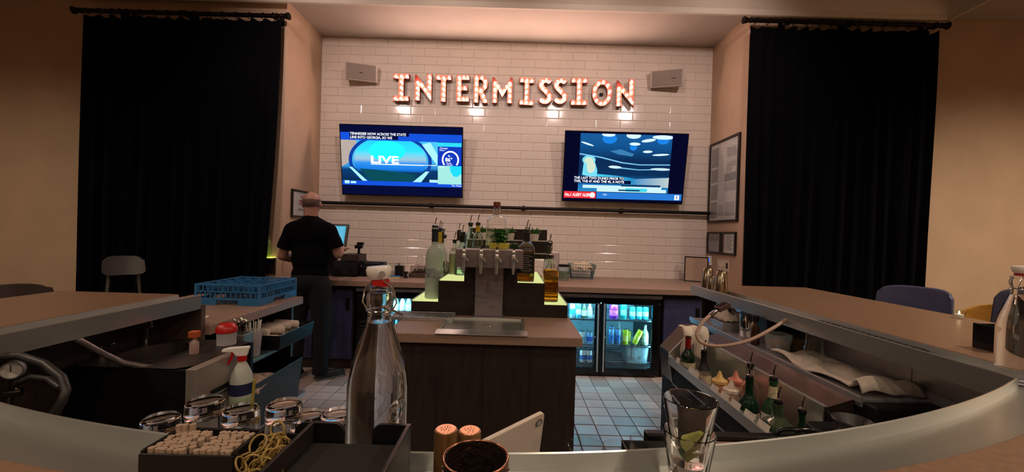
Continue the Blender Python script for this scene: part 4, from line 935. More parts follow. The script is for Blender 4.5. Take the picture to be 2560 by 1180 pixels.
def open_bin(t, x, y, z, th, m, nm='bin', flare=.012):
    lo = [(0, 0), (x, 0), (x, y), (0, y)]
    mm = MB()
    def ring(ins, fl, zz): return [(-x/2-fl+ins, -y/2-fl+ins, zz), (x/2+fl-ins, -y/2-fl+ins, zz), (x/2+fl-ins, y/2+fl-ins, zz), (-x/2-fl+ins, y/2+fl-ins, zz)]
    vs = ring(0, 0, 0)+ring(0, flare, z)+ring(th, flare, z)+ring(th, 0, th); fs = [(3, 2, 1, 0), (12, 13, 14, 15)]
    for a in range(3):
        for k in range(4): fs.append((a*4+k, a*4+(k+1) % 4, a*4+4+(k+1) % 4, a*4+4+k))
    return mm.add(vs, fs).build(nm, m, t, bevel=.003)
tb = thing('towel_tray', 'black tray of rolled napkins on the cyan-lit shelf', 'tray', (-1.62, 2.755, SZ)); open_bin(tb, .34, .42, .095, .005, M_blackp, 'tray', .01)
roll_me = mesh_of(MB().lathe([(0, -.09), (.016, -.09), (.021, -.085), (.021, .085), (.016, .09), (0, .09)], 12, M=Matrix.Rotation(PI/2, 4, 'Y')), M_cloth, 50)
nms = ('bottom', 'middle', 'top')
for j in range(3):
    for i in range(9-j):
        r_ = thing('napkin_roll', '%s white napkin roll of the %s layer in the black tray' % (('first', 'second', 'third', 'fourth', 'fifth', 'sixth', 'seventh', 'eighth', 'ninth')[i], nms[j]), 'napkin', (-1.62+random.uniform(-.05, .05), 2.575+i*.044+j*.022, SZ+.027+j*.035), random.uniform(-.12, .12), 'rolled napkins in the black tray')
        share('roll', roll_me, r_, (0, 0, 0))
lb_ = thing('bus_bin', 'black bus tub with a rag on the lower service shelf', 'bin', (-1.72, 2.53, .2205)); open_bin(lb_, .48, .62, .29, .006, M_blackp, 'tub', .02)
def rag(name, label, loc, w, d, h, m_, seed, rz=0, drop=.0):
    rnd = random.Random(seed); p = [rnd.uniform(0, 6) for _ in range(6)]; m = MB(); N = 22
    for j in range(N+1):
        for i in range(N+1):
            u, v = -1+2*i/N, -1+2*j/N; e = max(abs(u), abs(v))
            m.v.append((u*w/2*(1+.06*math.sin(v*5+p[0])), v*d/2*(1+.05*math.sin(u*4+p[1])), h*(1-e**4)*(.6+.4*math.sin(u*4+p[2])*math.cos(v*5+p[3]))+.006+.004*math.sin(u*13+p[4])*math.sin(v*11+p[5])-(drop*max(0, abs(v)-.8)*5)))
    for j in range(N):
        for i in range(N): a = j*(N+1)+i; m.f.append((a, a+1, a+N+2, a+N+1))
    o = tag(m.build(name, m_, None, 60), label, 'cloth'); o.location = loc; o.rotation_euler.z = rz; q = o.modifiers.new('t', 'SOLIDIFY'); q.thickness = .005; q.offset = 1; return o
rag('rag', 'crumpled beige rag lying in the black bus tub', (-1.62, 2.42, .46), .30, .32, .07, mat('beige_rag', '#b89e88', .95, noise=.15, bump=.5), 3, .3)
cr_ = thing('cardboard_box', 'dark cardboard filling the black bus tub under the rag', 'box', (-1.72, 2.50, .2275)); MB().box(-.2, .2, -.2, .2, 0, .22).build('carton', mat('dark_card', '#2c221c', .9, noise=.2), cr_)
sg = thing('sugar_dispenser', 'red-lidded clear dispenser on the far rim of the hand sink', 'dispenser', (-1.37, 1.955, .8525))
MB().lathe([(0, 0), (.04, 0), (.042, .06), (0, .06)], 20).build('jar', mat('frosted_plastic', '#e6e2e6', .35), sg, 45); MB().lathe([(0, .06), (.046, .06), (.046, .08), (.03, .10), (0, .104)], 20).build('lid', M_red, sg, 45)
# hand sink under the short arm
sk = thing('hand_sink', 'stainless hand sink unit with dark basin under the short bar arm', 'sink', (-1.24, 1.60, 0))
MB().box(-.52, -.04, .0, .02, .30, .846).box(-.52, -.04, .40, .42, .3, .846).box(-.52, -.50, .02, .40, .3, .846).box(-.52, -.04, .02, .40, .28, .3).build('body', mat('sink_black', '#0b0a0a', .5, noise=.2), sk)
MB().box(-.04, .0, -.002, .25, .42, .852).build('towel_box', mat('box_steel', '#a89c94', .42, .55, noise=.06, nscale=12), sk, bevel=.003)
MB().box(.0, .002, .08, .19, .70, .735).build('slot', M_blackm, sk); MB().box(.0005, .0035, .09, .18, .705, .715).build('slot_lip', M_steeld, sk)
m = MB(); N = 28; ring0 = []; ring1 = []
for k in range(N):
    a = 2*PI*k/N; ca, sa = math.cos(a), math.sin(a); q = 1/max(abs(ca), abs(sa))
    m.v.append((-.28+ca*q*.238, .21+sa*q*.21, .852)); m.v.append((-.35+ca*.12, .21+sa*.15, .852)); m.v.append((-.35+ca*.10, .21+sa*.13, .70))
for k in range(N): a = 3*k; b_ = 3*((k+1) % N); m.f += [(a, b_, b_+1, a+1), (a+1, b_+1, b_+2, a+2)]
m.f.append(tuple(3*k+2 for k in range(N))); m.build('basin_top', mat('basin_shaded_steel', '#4a4442', .4, .7, noise=.1), sk, 40)  # steel colour darkened to carry the shade under the bar arm
MB().tube([(-.50, .33, .853), (-.50, .33, .97), (-.47, .30, 1.0), (-.42, .26, .99), (-.40, .24, .95)], .011, 10).build('faucet', M_chrome, sk, 50)
MB().cyl((-.50, .12, .853), (-.50, .12, .90), .012, n=12).box(-.53, -.45, .11, .13, .90, .912).build('tap_lever', M_chrome, sk, 45)
MB().box(-.02, .0, .22, .235, .852, .872).build('hook', M_steeld, sk)
so = thing('soap_pump', 'small orange-topped bottle standing on the hand sink', 'bottle', (-1.405, 1.80, .8525))
MB().lathe([(0, 0), (.018, 0), (.018, .05), (.008, .06), (.008, .07), (0, .07)], 16).build('bottle', mat('soap_clear', '#c8a8a0', .2, trans=.5), so, 45); MB().box(-.018, .018, -.016, .016, .07, .10).build('top', mat('orange_tip', '#b05028', .5), so, bevel=.004)
# spray bottle hung on the sink edge
sb = thing('spray_bottle', 'white trigger spray bottle with dark blue label hung on the sink', 'spray bottle', (-1.19, 1.80, .637), .35)
MB().lathe([(0, 0), (.042, 0), (.046, .008), (.046, .09), (.040, .13), (.026, .165), (.015, .185), (.015, .20), (0, .20)], 24).build('bottle', mat('spray_white', '#d8dcd2', .35, trans=.35, ior=1.3, noise=.03), sb, 45)
MB().lathe([(0, .003), (.0425, .003), (.0465, .01), (.0465, .034), (0, .034)], 24).build('liquid_band', mat('spray_liquid', '#b8ccaa', .3, trans=.3), sb, 45)
MB().lathe([(.0468, .045), (.0468, .095)], 24).build('label', mat('spray_label', '#20244a', .5, noise=.3, nscale=50), sb, 45)
MB().lathe([(0, .19), (.019, .19), (.019, .212), (0, .212)], 18).build('collar', M_red, sb, 45)
hd_ = MB().prism([(-.02, .212), (.02, .212), (.025, .235), (.03, .245), (.026, .252), (-.05, .250), (-.075, .244), (-.075, .234), (-.035, .232)], -.013, .013).build('trigger_head', M_white, sb, bevel=.003)
MB().prism([(-.04, .232), (-.028, .232), (-.036, .20), (-.05, .175), (-.056, .178), (-.046, .205)], -.006, .006).build('trigger', M_red, hd_, bevel=.002)
# hoses and gauge under the short arm
h1 = thing('water_hose', 'grey flexible hose draped over the hand sink under the bar arm', 'hose')
MB().tube([at(90, 850, 1.42), at(150, 838, 1.44), at(200, 852, 1.48), at(260, 885, 1.55), at(310, 908, 1.60), at(370, 918, 1.63), at(410, 921, 1.66)], .011, 10).build('hose', mat('hose_grey', '#6e6664', .35, .5, noise=.15), h1, 60)
h2 = thing('gas_hose', 'black hose looping beside the pressure gauge in the dark corner', 'hose')
pts = [at(-20, 893, 1.25), at(50, 890, 1.25), at(110, 910, 1.24), at(155, 945, 1.22), at(165, 975, 1.2), at(155, 1005, 1.19), at(130, 1040, 1.18)]
MB().tube(pts, .012, 10).build('hose', mat('hose_black', '#2a2625', .45, noise=.2), h2, 60)
MB().tube([at(40, 960, 1.24), at(80, 943, 1.24), at(120, 948, 1.23), at(150, 970, 1.21)], .009, 8).build('branch', mat('hose_black', '#2a2625', .45), h2, 60)
ga = thing('pressure_gauge', 'round white dial gauge in the dark corner under the bar arm', 'gauge', at(38, 921, 1.3), .5)
MB().lathe([(0, 0), (.026, 0), (.028, .004), (.028, .022), (0, .022)], 20, M=Matrix.Rotation(PI/2, 4, 'X')).build('case', M_steeld, ga, 45)
MB().cyl((0, -.0225, 0), (0, -.0235, 0), .0245, n=20).build('dial', M_paper, ga); MB().box(-.001, .001, -.0245, -.0236, -.004, .018).build('needle', M_blackm, ga)
MB().cyl((0, -.011, -.028), (0, -.011, -.075), .009, n=12).cyl((-.02, -.011, -.075), (.02, -.011, -.075), .013, n=12).build('valve', M_chrome, ga, 45)
gtk = thing('gas_cylinder', 'black gas cylinder standing under the short bar arm', 'gas cylinder', (-1.66, 1.33, 0))
MB().lathe([(0, 0), (.09, 0), (.1, .01), (.1, .66), (.085, .72), (.03, .76), (.025, .80), (0, .80)], 24).build('tank', mat('tank_black', '#121112', .4, .3, noise=.15), gtk, 45); MB().lathe([(0, .80), (.018, .80), (.018, .86), (0, .86)], 14).build('valve', M_chrome, gtk, 45)
# ================================================================ RIGHT UNDERBAR: ice bin, speed rail
ib = thing('ice_bin', 'stainless ice bin with drainboard ledge under the long bar arm', 'ice bin')
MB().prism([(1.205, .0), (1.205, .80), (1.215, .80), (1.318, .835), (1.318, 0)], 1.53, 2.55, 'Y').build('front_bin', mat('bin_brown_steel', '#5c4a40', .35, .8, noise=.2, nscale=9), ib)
MB().box(1.199, 1.216, 1.53, 2.55, .796, .806).build('front_edge', M_steel, ib, bevel=.001)
MB().box(1.200, 1.2045, 1.531, 2.55, .5, .796).build('splash', M_steel, ib)
MB().box(1.32, 1.583, 1.50, 2.95, .815, .847).box(1.312, 1.324, 1.50, 2.95, .83, .856).build('drainboard', M_steeld, ib, bevel=.002)
MB().box(1.32, 1.583, 1.44, 1.498, 0, .84).box(1.207, 1.32, 1.46, 1.529, 0, .79).build('end_panel', mat('sink_black', '#0b0a0a', .5), ib, bevel=.006)
MB().box(1.33, 1.583, 1.5, 2.95, 0, .81).build('base', M_blackm, ib)
bs = thing('steel_splashback', 'bluish stainless splashback panels lining the long bar arm', 'splashback')
for (a, b_) in ((1.12, 1.58), (1.583, 2.25), (2.253, 3.08)): MB().box(1.584, 1.589, a, b_, .45, .995).build('panel', M_steeld, bs)
sr = thing('speed_rail', 'stainless speed rail with white tags holding pour bottles', 'speed rail')
MB().box(.985, 1.0, 1.44, 2.42, .56, .668).build('lower_front', M_blackm, sr)
MB().add([(.955, 1.44, .72), (.955, 2.42, .72), (.962, 2.42, .668), (.962, 1.44, .668), (.985, 1.44, .715), (.985, 2.42, .715), (.99, 2.42, .668), (.99, 1.44, .668)],
         [(0, 1, 2, 3), (4, 5, 6, 7), (0, 1, 5, 4), (2, 3, 7, 6), (0, 3, 7, 4), (1, 2, 6, 5)]).build('front_panel', M_steel, sr, bevel=.002)
MB().box(.99, 1.199, 1.44, 2.42, .545, .56).build('tray_floor', M_steeld, sr)
MB().prism([(.955, .72), (.99, .545), (1.199, .545), (1.199, .795), (1.19, .76)], 1.432, 1.439, 'Y').build('end_plate', M_steel, sr)
MB().prism([(.962, .68), (.962, .73), (1.10, .88), (1.199, .88), (1.199, .545), (.99, .545)], 2.421, 2.43, 'Y').build('end_plate', M_steel, sr)
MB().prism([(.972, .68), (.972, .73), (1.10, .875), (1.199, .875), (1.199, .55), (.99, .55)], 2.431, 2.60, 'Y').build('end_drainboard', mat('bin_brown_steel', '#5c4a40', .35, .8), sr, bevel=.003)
tag_me = mesh_of(MB().box(-.0015, .0015, -.035, .035, 0, .022), mat('tag_white', '#c8c0b8', .6, noise=.12, nscale=60))
for k, (y, ln) in enumerate(((2.32, .5), (2.12, 1.5), (1.90, .8), (1.81, .8), (1.72, .9), (1.62, .9), (1.53, .9))):
    share('price_tag', tag_me, sr, (.972, y, .716), (0, .35, 0), (1, ln*1.05, 1))
MB().box(.93, .95, 1.44, 2.40, .42, .43).build('lower_bar', M_steeld, sr); MB().box(.99, 1.2, 1.445, 2.59, 0, .54).build('under_panel', M_blackm, sr)
RB = .5605
def rb(px, X): return atX(px, 960, X).y
GR = 'bottles in the speed rail'
bottle('wine_bottle', 'dark wine bottle with red capsule at the far end of the speed rail', (1.035, 2.33, RB), .30, .040, PF_wine, G_dgreen, None, 0, [(.28, .52, mat('label_cream', '#b8a888', .7, noise=.3, nscale=60)), (.78, .999, mat('foil_red', '#8a1c1a', .35, noise=.1))], top='none', grp=GR)
bottle('pour_bottle', 'black-necked bottle with cream label second in the speed rail', (1.045, 2.157, RB), .26, .038, PF_wine, M_glass, mat('q_cream', '#b8a48a', .5), .55, [(.12, .55, mat('label_cream', '#b8a888', .7)), (.64, .999, Lb_black)], grp=GR)
def squeeze(label, loc, col, fillc, tip):
    t = thing('squeeze_bottle', label, 'squeeze bottle', loc, 0, GR)
    MB().lathe([(0, 0), (.034, 0), (.035, .006), (.035, .15), (.03, .158), (0, .158)], 22).build('bottle', mat('sq_'+col, col, .35, trans=.4, ior=1.2, noise=.05), t, 45)
    MB().lathe([(.0352, .004), (.0355, .008), (.0355, .085), (.0352, .087)], 22).build('sauce', mat('sf_'+fillc, fillc, .4, noise=.1), t, 45)
    MB().lathe([(0, .158), (.036, .158), (.036, .172), (.016, .185), (.005, .215), (0, .215)], 20).build('nozzle_cap', mat('st_'+tip, tip, .45, noise=.05), t, 45)
squeeze('yellow-capped squeeze bottle of red sauce in the speed rail', (1.045, 1.99, RB), '#c88868', '#a02018', '#c8a060')
squeeze('pink-capped squeeze bottle behind the red sauce', (1.13, 2.0, RB), '#c07868', '#7a3020', '#b86858')
squeeze('white-capped squeeze bottle of brown sauce in the speed rail', (1.04, 1.875, RB), '#c8a898', '#a06040', '#d0bcae')
bottle('pour_bottle', 'clear long-necked pour bottle of amber syrup', (1.105, 1.84, RB), .29, .042, PF_long, M_glass, Q_gold, .32, [], grp=GR)
bottle('pour_bottle', 'dark green pour bottle with white label', (1.04, 1.735, RB), .27, .040, PF_wine, G_dgreen, None, 0, [(.1, .5, Lb_white)], grp=GR)
bottle('pour_bottle', 'green pour bottle with cream neck label', (1.09, 1.655, RB), .295, .040, PF_wine, mat('mid_green_glass', (.10, .25, .12), .05, trans=.8, noise=.05), None, 0, [(.1, .55, Lb_white), (.76, .92, mat('label_cream', '#b8a888', .7))], grp=GR)
bottle('pour_bottle', 'squat olive gin bottle nearest in the speed rail', (1.045, 1.555, RB), .24, .046, PF_whis, mat('olive_glass', (.25, .34, .20), .04, trans=.9, noise=.05), Q_clear, .5, [], sq=5, grp=GR)
bottle('pour_bottle', 'slim dark bottle against the ice bin at the near end', (1.15, 1.57, RB), .20, .03, PF_wine, G_dgreen, None, 0, [(.1, .5, Lb_grey)], grp=GR)
# towel, glass and containers on the drainboard
DZ = .848
m = MB(); NU, NV = 16, 40
for j in range(NV+1):
    for i in range(NU+1):
        u, v = i/NU, j/NV; y = 1.52+.54*v; x = 1.335+.235*u+.012*math.sin(v*9+u*3)
        zz = .012+.008*math.sin(u*6+v*8)+.006*math.sin(u*11-v*13)+(.018 if v < .1 else 0)*math.sin(v*31)
        if v < .12: zz += .022*math.sin((.12-v)/.12*PI)
        m.v.append((x, y, DZ+max(zz, .004)))
for j in range(NV):
    for i in range(NU): a = j*(NU+1)+i; m.f.append((a, a+1, a+NU+2, a+NU+1))
tw = tag(m.build('bar_towel', M_cloth, None, 60), 'long folded cream towel spread along the drainboard', 'towel'); q = tw.modifiers.new('t', 'SOLIDIFY'); q.thickness = .008; q.offset = 1
g = thing('tumbler', 'single upturned tumbler standing on the cream bar towel', 'glass', (1.39, 1.84, .872)); share('glass', mesh_of(MB().lathe([(0, .135), (.030, .135), (.033, .126), (.044, 0), (.042, 0), (.030, .115), (0, .115)], 24), M_thin, 24), g, (0, 0, 0))
gc = thing('garnish_tub', 'clear plastic tub of cherries and peel behind the towel', 'tub', (1.42, 2.13, DZ))
MB().lathe(cup_prof(.045, .055, .09), 24, sq=5).build('tub', mat('clear_plastic', (.85, .97, 1), .15), gc, 45); MB().lathe([(0, .008), (.042, .008), (.047, .045), (.02, .06), (0, .055)], 20, sq=5).build('garnish', mat('garnish_mix', '#a8684a', .7, noise=.6, nscale=70), gc, 45)
gc2 = thing('garnish_tub', 'olive-filled brown tub next to the clear garnish tub', 'tub', (1.53, 2.13, DZ)); MB().lathe(cup_prof(.04, .05, .075), 20, sq=5).build('tub', mat('tub_olive', '#6a5a38', .5, trans=.2, noise=.2), gc2, 45)
kx = thing('condiment_caddy', 'tall black condiment caddy on the drainboard', 'caddy', (1.49, 2.265, DZ)); open_bin(kx, .15, .10, .16, .006, M_blackp, 'box', .006)
MB().box(-.068, .068, -.043, .043, .12, .13).build('insert', M_blackm, kx)
kt = MB()
for k in range(9): kt.box(-.07+.0165*k, -.06+.0165*k, -.045, -.04, .131, .185)
kt.build('label_tags', mat('tag_teal', '#8fb0b0', .5, noise=.1), kx)
bottle('pour_bottle', 'slim brown bitters bottle beside the black condiment caddy', (1.365, 2.24, DZ), .15, .022, PF_wine, mat('brown_glass', (.12, .05, .03), .08, trans=.6), None, 0, [], top='cap')
ub = thing('steel_canister', 'shiny stainless canister beyond the black condiment caddy', 'canister', (1.47, 2.43, DZ))
MB().lathe([(0, 0), (.075, 0), (.078, .006), (.078, .135), (.06, .142), (0, .142)], 30).build('body', M_chrome, ub, 45); MB().lathe([(0, .142), (.05, .142), (.05, .15), (.012, .152), (.012, .165), (0, .165)], 24).build('lid', M_steel, ub, 45)
rag('hand_towel', 'bunched white hand towel beside the soda gun', (1.43, 2.62, .902), .15, .13, .09, M_cloth, 9)
tb2 = thing('towel_box', 'low steel box under the bunched white hand towel', 'box', (1.43, 2.62, DZ)); MB().box(-.085, .085, -.075, .075, 0, .05).build('box', M_steeld, tb2, bevel=.003)
# draped towel at the far end of the speed rail
m = MB(); N = 14
for j in range(N+1):
    for i in range(N+1):
        u, v = i/N, j/N; y = 2.405-.03*math.sin(u*9)*v; x = 1.03+.15*u; zz = .90-.19*v
        if v < .2: y = 2.47-.065*(v/.2); zz = .893
        m.v.append((x+.01*math.sin(v*6), y, zz+.004*math.sin(u*13)))
for j in range(N):
    for i in range(N): a = j*(N+1)+i; m.f.append((a, a+1, a+N+2, a+N+1))
dt = tag(m.build('draped_towel', M_cloth, None, 60), 'white towel draped over the far end of the speed rail', 'towel'); q = dt.modifiers.new('t', 'SOLIDIFY'); q.thickness = .006
# soda gun
sg_ = thing('soda_gun', 'soda gun with pale looping hose hanging under the bar lip', 'soda gun')
A = [at(1985, 792, 2.05), at(1965, 800, 2.03), at(1930, 822, 2.0), at(1880, 848, 1.98), at(1830, 862, 1.98), at(1785, 865, 2.0), at(1752, 855, 2.02), at(1742, 835, 2.04), at(1750, 815, 2.06), at(1765, 797, 2.08), at(1780, 785, 2.1)]
P2 = []
for k in range(len(A)-1):
    p0, p1, p2_, p3 = A[max(k-1, 0)], A[k], A[k+1], A[min(k+2, len(A)-1)]
    for s in range(4):
        t_ = s/4; P2.append(.5*((2*p1)+(p2_-p0)*t_+(2*p0-5*p1+4*p2_-p3)*t_*t_+(3*p1-p0-3*p2_+p3)*t_**3))
P2.append(A[-1])
MB().tube(P2, .0085, 12).build('hose', mat('hose_beige', '#a88a7c', .35, noise=.06), sg_, 60)
d0 = at(1780, 785, 2.1); d1 = at(1800, 770, 2.12); d2 = at(1828, 757, 2.14)
MB().tube([d0-(d1-d0)*.3, d0, d0.lerp(d1, .5)], [.011, .013, .010], 12).build('ferrule', M_chrome, sg_, 45)
ax = (d2-d1).normalized(); sd = ax.cross(Vector((0, 0, 1))).normalized(); nu = sd.cross(ax)
Mg = Matrix(((ax.x, sd.x, nu.x, d1.x), (ax.y, sd.y, nu.y, d1.y), (ax.z, sd.z, nu.z, d1.z), (0, 0, 0, 1)))
MB().box(-.02, .055, -.02, .02, -.014, .014, Mg).build('handle', mat('gun_steel', '#7a6460', .3, .8, noise=.1), sg_, bevel=.004)
for i in range(4):
    for j in range(2): MB().box(-.012+i*.015, -.002+i*.015, -.014+j*.016, -.002+j*.016, .0145, .019, Mg).build('button', M_blackp, sg_, bevel=.001)
MB().cyl(Mg @ Vector((.05, 0, -.012)), Mg @ Vector((.06, 0, -.045)), .011, .009, n=14).build('nozzle', M_blackp, sg_, 45)
# tin cups in the drip rail
for k, (px, py, H, y) in enumerate(((1757, 718, .165, 2.99), (1776, 728, .125, 2.90), (1787, 730, .125, 2.82), (1803, 735, .165, 2.76))):
    t = thing('shaker_tin', ('tall upturned shaker tin farthest along the rail', 'short upturned tin next to the farthest tall one', 'short upturned tin next to the nearest tall one', 'tall upturned shaker tin nearest the rubber mat')[k], 'shaker tin', (1.455-.006*k, y, 1.043), 0, 'upturned shaker tins on the drip rail')
    rb_, rt_ = (.046, .032) if H > .15 else (.040, .030)
    MB().lathe([(rb_-.002, 0), (rb_, 0), (rb_, .006), (rt_+.002, H-.004), (rt_-.002, H), (0, H), (0, H-.002), (rt_-.004, H-.004), (rb_-.003, .006)], 26, closed=True).build('tin', mat('tin_steel', '#9a8a74', .2, 1, noise=.08, rvar=.06), t, 45)
# items just inside the front lip
for k, (px, py) in enumerate(((402, 1055), (513, 1012), (603, 1032), (711, 1020), (770, 1048), (845, 1043))):
    big_ = k in (1, 3); p = at(px, py, .86 if not big_ else .84)
    t = thing('tumbler', ('outermost upturned tumbler behind the straw box', 'thick-based upturned tumbler rising above the straw box', 'upturned tumbler with a yellow straw behind the straw box', 'thick-based upturned tumbler behind the bamboo picks', 'upturned tumbler half hidden by the napkin caddy', 'upturned tumbler against the water bottle')[k], 'glass', (p.x, p.y, .902), 0, 'upturned tumblers inside the front lip')
    H = p.z-.902+.012; R = .037
    MB().lathe([(0, H), (R*.78, H), (R*.92, H-.006), (R*.95, H-.02), (R, .02), (R*1.02, 0), (R*.96, 0), (R*.88, H-.034), (R*.5, H-.030), (0, H-.028)], 36).build('glass', M_glass, t, 24)
ys = tag(MB().cyl((0, 0, 0), (.012, 0, .19), .003, n=8).build('yellow_straw', mat('straw_olive', '#8a7a30', .5), None, 40), 'yellow straw standing beside the upturned tumbler', 'straw'); ys.location = (at(628, 1030, .87).x-.016, .885, .902)
for k, (px, py, R) in enumerate(((1465, 1113, .036), (1545, 1116, .03), (1628, 1103, .042))):
    p = at(px, py, .80); t = thing('tumbler', ('upright thin tumbler by the white tablet, seen over the lip', 'upright thin tumbler in the middle of the three by the lip', 'wide upright tumbler before the small black box')[k], 'glass', (p.x, p.y, .902), 0, 'upright tumblers inside the front lip')
    H = p.z-.902; MB().lathe([(0, 0), (R*.8, 0), (R, H), (R-.0012, H+.0006), (R-.0022, H), (R*.8-.003, .01), (0, .01)], 30).build('glass', M_thin, t, 24)
us = thing('underbar_shelf', 'narrow steel shelf running inside the front bar lip', 'shelf')
sweep([(-.24, .885), (-.24, .90), (.198, .90), (.198, .885)], None, list(range(13, 46))).build('shelf', M_steeld, us)
tbx = thing('slip_box', 'small black open box with a white slip inside the front lip', 'box', (.345, .87, .9005)); open_bin(tbx, .15, .13, .055, .004, M_blackp, 'box', .003)
MB().box(-.01, .06, -.05, .055, .03, .034).build('slip', M_paper, tbx); MB().box(-.055, -.02, -.06, .06, .028, .036).build('clip_bar', M_steel, tbx)
bd = thing('cutting_board', 'brown cutting board with black handled rail inside the front lip', 'cutting board', (.53, .885, .9005))
MB().box(-.12, .10, -.07, .06, 0, .055).build('board', mat('board_pink', '#8a6a60', .5, noise=.12, nscale=20), bd, bevel=.004); MB().box(-.20, .22, .062, .085, 0, .066).build('rail', M_blackp, bd, bevel=.003)
MB().tube([(.115, .074, .066), (.117, .074, .074), (.13, .074, .080), (.195, .074, .080), (.208, .074, .074), (.21, .074, .066)], .005, 8).build('handle', M_blackgl, bd, 50)
mk = thing('marker_pen', 'red marker pen lying on the cutting board', 'marker', (.43, .85, .966), 1.9); mk.rotation_euler = (0, 0, 2.1)
MB().cyl((-.03, 0, 0), (.025, 0, 0), .0095, n=12).cyl((.025, 0, 0), (.034, 0, 0), .006, n=10).build('body', M_red, mk, 40)
hb = thing('waste_bin', 'black lidded waste bin by the near end of the speed rail', 'bin', (1.08, 1.10, 0)); MB().box(-.20, .19, -.10, .10, 0, .895).build('body', M_blackm, hb, bevel=.01)
MB().box(-.19, .18, -.09, .09, .8955, .899).build('lid', M_blackp, hb, bevel=.002)
bw = thing('bowl', 'small black bowl with grey rim on the waste bin', 'bowl', (.945, 1.10, .8995)); MB().lathe([(0, 0), (.022, 0), (.025, .004), (.048, .045), (.046, .047), (.040, .038), (.018, .008), (0, .008)], 30).build('bowl', mat('bowl_black', '#1a1716', .4, noise=.2), bw, 45)
rag('rag', 'pale rag bundled in the far corner of the front lip', (1.38, 1.27, .80), .22, .2, .06, mat('beige_rag', '#b89e88', .95), 5); tb3 = thing('waste_tub', 'black tub under the pale rag in the bar corner', 'tub', (1.39, 1.27, 0)); MB().box(-.12, .12, -.1, .1, 0, .795).build('tub', M_blackm, tb3)
# ================================================================ FOREGROUND ON THE BAR
BT, TR = 1.0715, 1.0425
def swing_bottle(label, x, y, rz):
    t = thing('swing_top_bottle', label, 'bottle', (x, y, TR), rz); R, H = .043, .288
    o = [(0, .004), (R*.7, .004), (R*.9, 0), (R, .008), (R, .150), (R*.985, .162), (R*.90, .185), (R*.74, .210), (R*.55, .235), (R*.43, .250), (R*.385, .258), (R*.40, .264), (R*.37, .270), (R*.44, .277), (R*.47, .290), (R*.40, .296), (R*.42, .301), (R*.40, .304)]
    o = o[:3]+chaikin(o[3:-2])+o[-2:]
    th = .003; inn = [(max(r-th, .003), max(z, .009)) for r, z in o if r > .012]
    MB().lathe(o+inn[::-1]+[(0, .009)], 48).build('glass', M_glass, t, 22)
    w = [(0, .008)]+[(r+.0009, z) for r, z in inn if z < .251]; w.append((0, w[-1][1])); MB().lathe(w, 48).build('water', M_water, t, 22)
    MB().tube([(R*.44, 0, .268), (R*.62, -.006, .280), (R*.5, -.01, .305), (.0, -.012, .318)], .0014, 6).tube([(-R*.44, 0, .268), (-R*.55, -.006, .28), (-R*.45, -.01, .3), (0, -.012, .318)], .0014, 6).tube([(R*.44*math.cos(a), R*.44*math.sin(a), .268) for a in [2*PI*i/20 for i in range(20)]], .0013, 6, close=True).tube([(R*.44, 0, .268), (R*.8, -.004, .262)], .0018, 6).build('wire_bail', M_chrome, t, 50)
    Mc = Matrix.Translation((0, -.002, .305)) @ Matrix.Rotation(.12, 4, 'Y')
    MB().lathe([(0, 0), (.013, 0), (.0135, .004), (.0125, .010), (0, .010)], 22, M=Mc).build('gasket', M_red, t, 45)
    MB().lathe([(0, .009), (.0135, .009), (.0175, .016), (.0185, .024), (.0165, .028), (0, .029)], 24, M=Mc @ Matrix.Rotation(-.2, 4, 'Y')).build('stopper', mat('porcelain', '#dcd6d0', .25, noise=.02), t, 50)
    MB().cyl(Mc @ Vector((.006, -.016, .019)), Mc @ Vector((.006, -.0185, .019)), .0045, n=12).build('stopper_boss', M_steeld, t, 40)
    return t
swing_bottle('swing-top glass water bottle in the middle of the front bar', -.193, .598, 0)
swing_bottle('swing-top glass water bottle on the long bar arm at the frame edge', 1.455, 1.155, .4)
# bar caddy: straw box, pick box, napkin bay
cy = thing('bar_caddy', 'black bar caddy with straw, pick and napkin compartments', 'caddy')
w_ = .004; m = MB()
m.box(-.402, -.298, .4395, .4425, BT, 1.177).box(-.402, -.298, .492, .492+w_, BT, 1.18).box(-.402, -.402+w_, .442, .492, BT, 1.18).box(-.302, -.298, .442, .492, BT, 1.18).box(-.398, -.302, .442, .492, BT, 1.0885).box(-.349, -.346, .442, .492, 1.092, 1.176)
m.build('straw_box', M_blackp, cy, bevel=.001)
MB().box(-.297, -.250, .425, .428, BT, 1.125).box(-.297, -.250, .505, .508, BT, 1.17).box(-.2975, -.2955, .428, .505, BT, 1.16).box(-.2955, -.252, .428, .505, BT, 1.09).build('pick_box', M_blackp, cy, bevel=.001)
m = MB().box(-.250, -.245, .28, .512, BT, 1.182).box(-.128, -.123, .28, .512, BT, 1.182).box(-.245, -.128, .28, .512, BT, BT+.004)
m.build('napkin_bay', mat('caddy_grey', '#2a2422', .4, .2, noise=.1), cy, bevel=.001)
def corner(x0, x1, z0, z1, r, left):
    pts = [(x0, z0), (x1, z0)]; c1 = [(x1-r+r*math.sin(a), z1-r+r*math.cos(a)) for a in [PI/2*(1-i/6) for i in range(7)]]; c0 = [(x0+r-r*math.sin(a), z1-r+r*math.cos(a)) for a in [PI/2*i/6 for i in range(7)]]
    if left: return pts+c1+c0
    return [(x0, z0), (x1, z0), (x1, z1)]+c0
MB().prism(corner(-.270, -.207, BT, 1.181, .014, True), .5125, .5175).build('back_wall', M_blackp, cy, 30); MB().prism(corner(-.171, -.123, BT, 1.181, .012, False), .5125, .5175).build('back_wall', M_blackp, cy, 30)
MB().box(-.207, -.171, .5125, .5175, BT, 1.12).build('back_wall', M_blackp, cy)
nk_m = mat('napkin_black', '#171211', .85, noise=.15, nscale=30, bump=.3)
nk = thing('napkin_stack', 'stack of black cocktail napkins lying in the bar caddy', 'napkin stack', (-.1865, .395, BT+.0045)); m = MB()
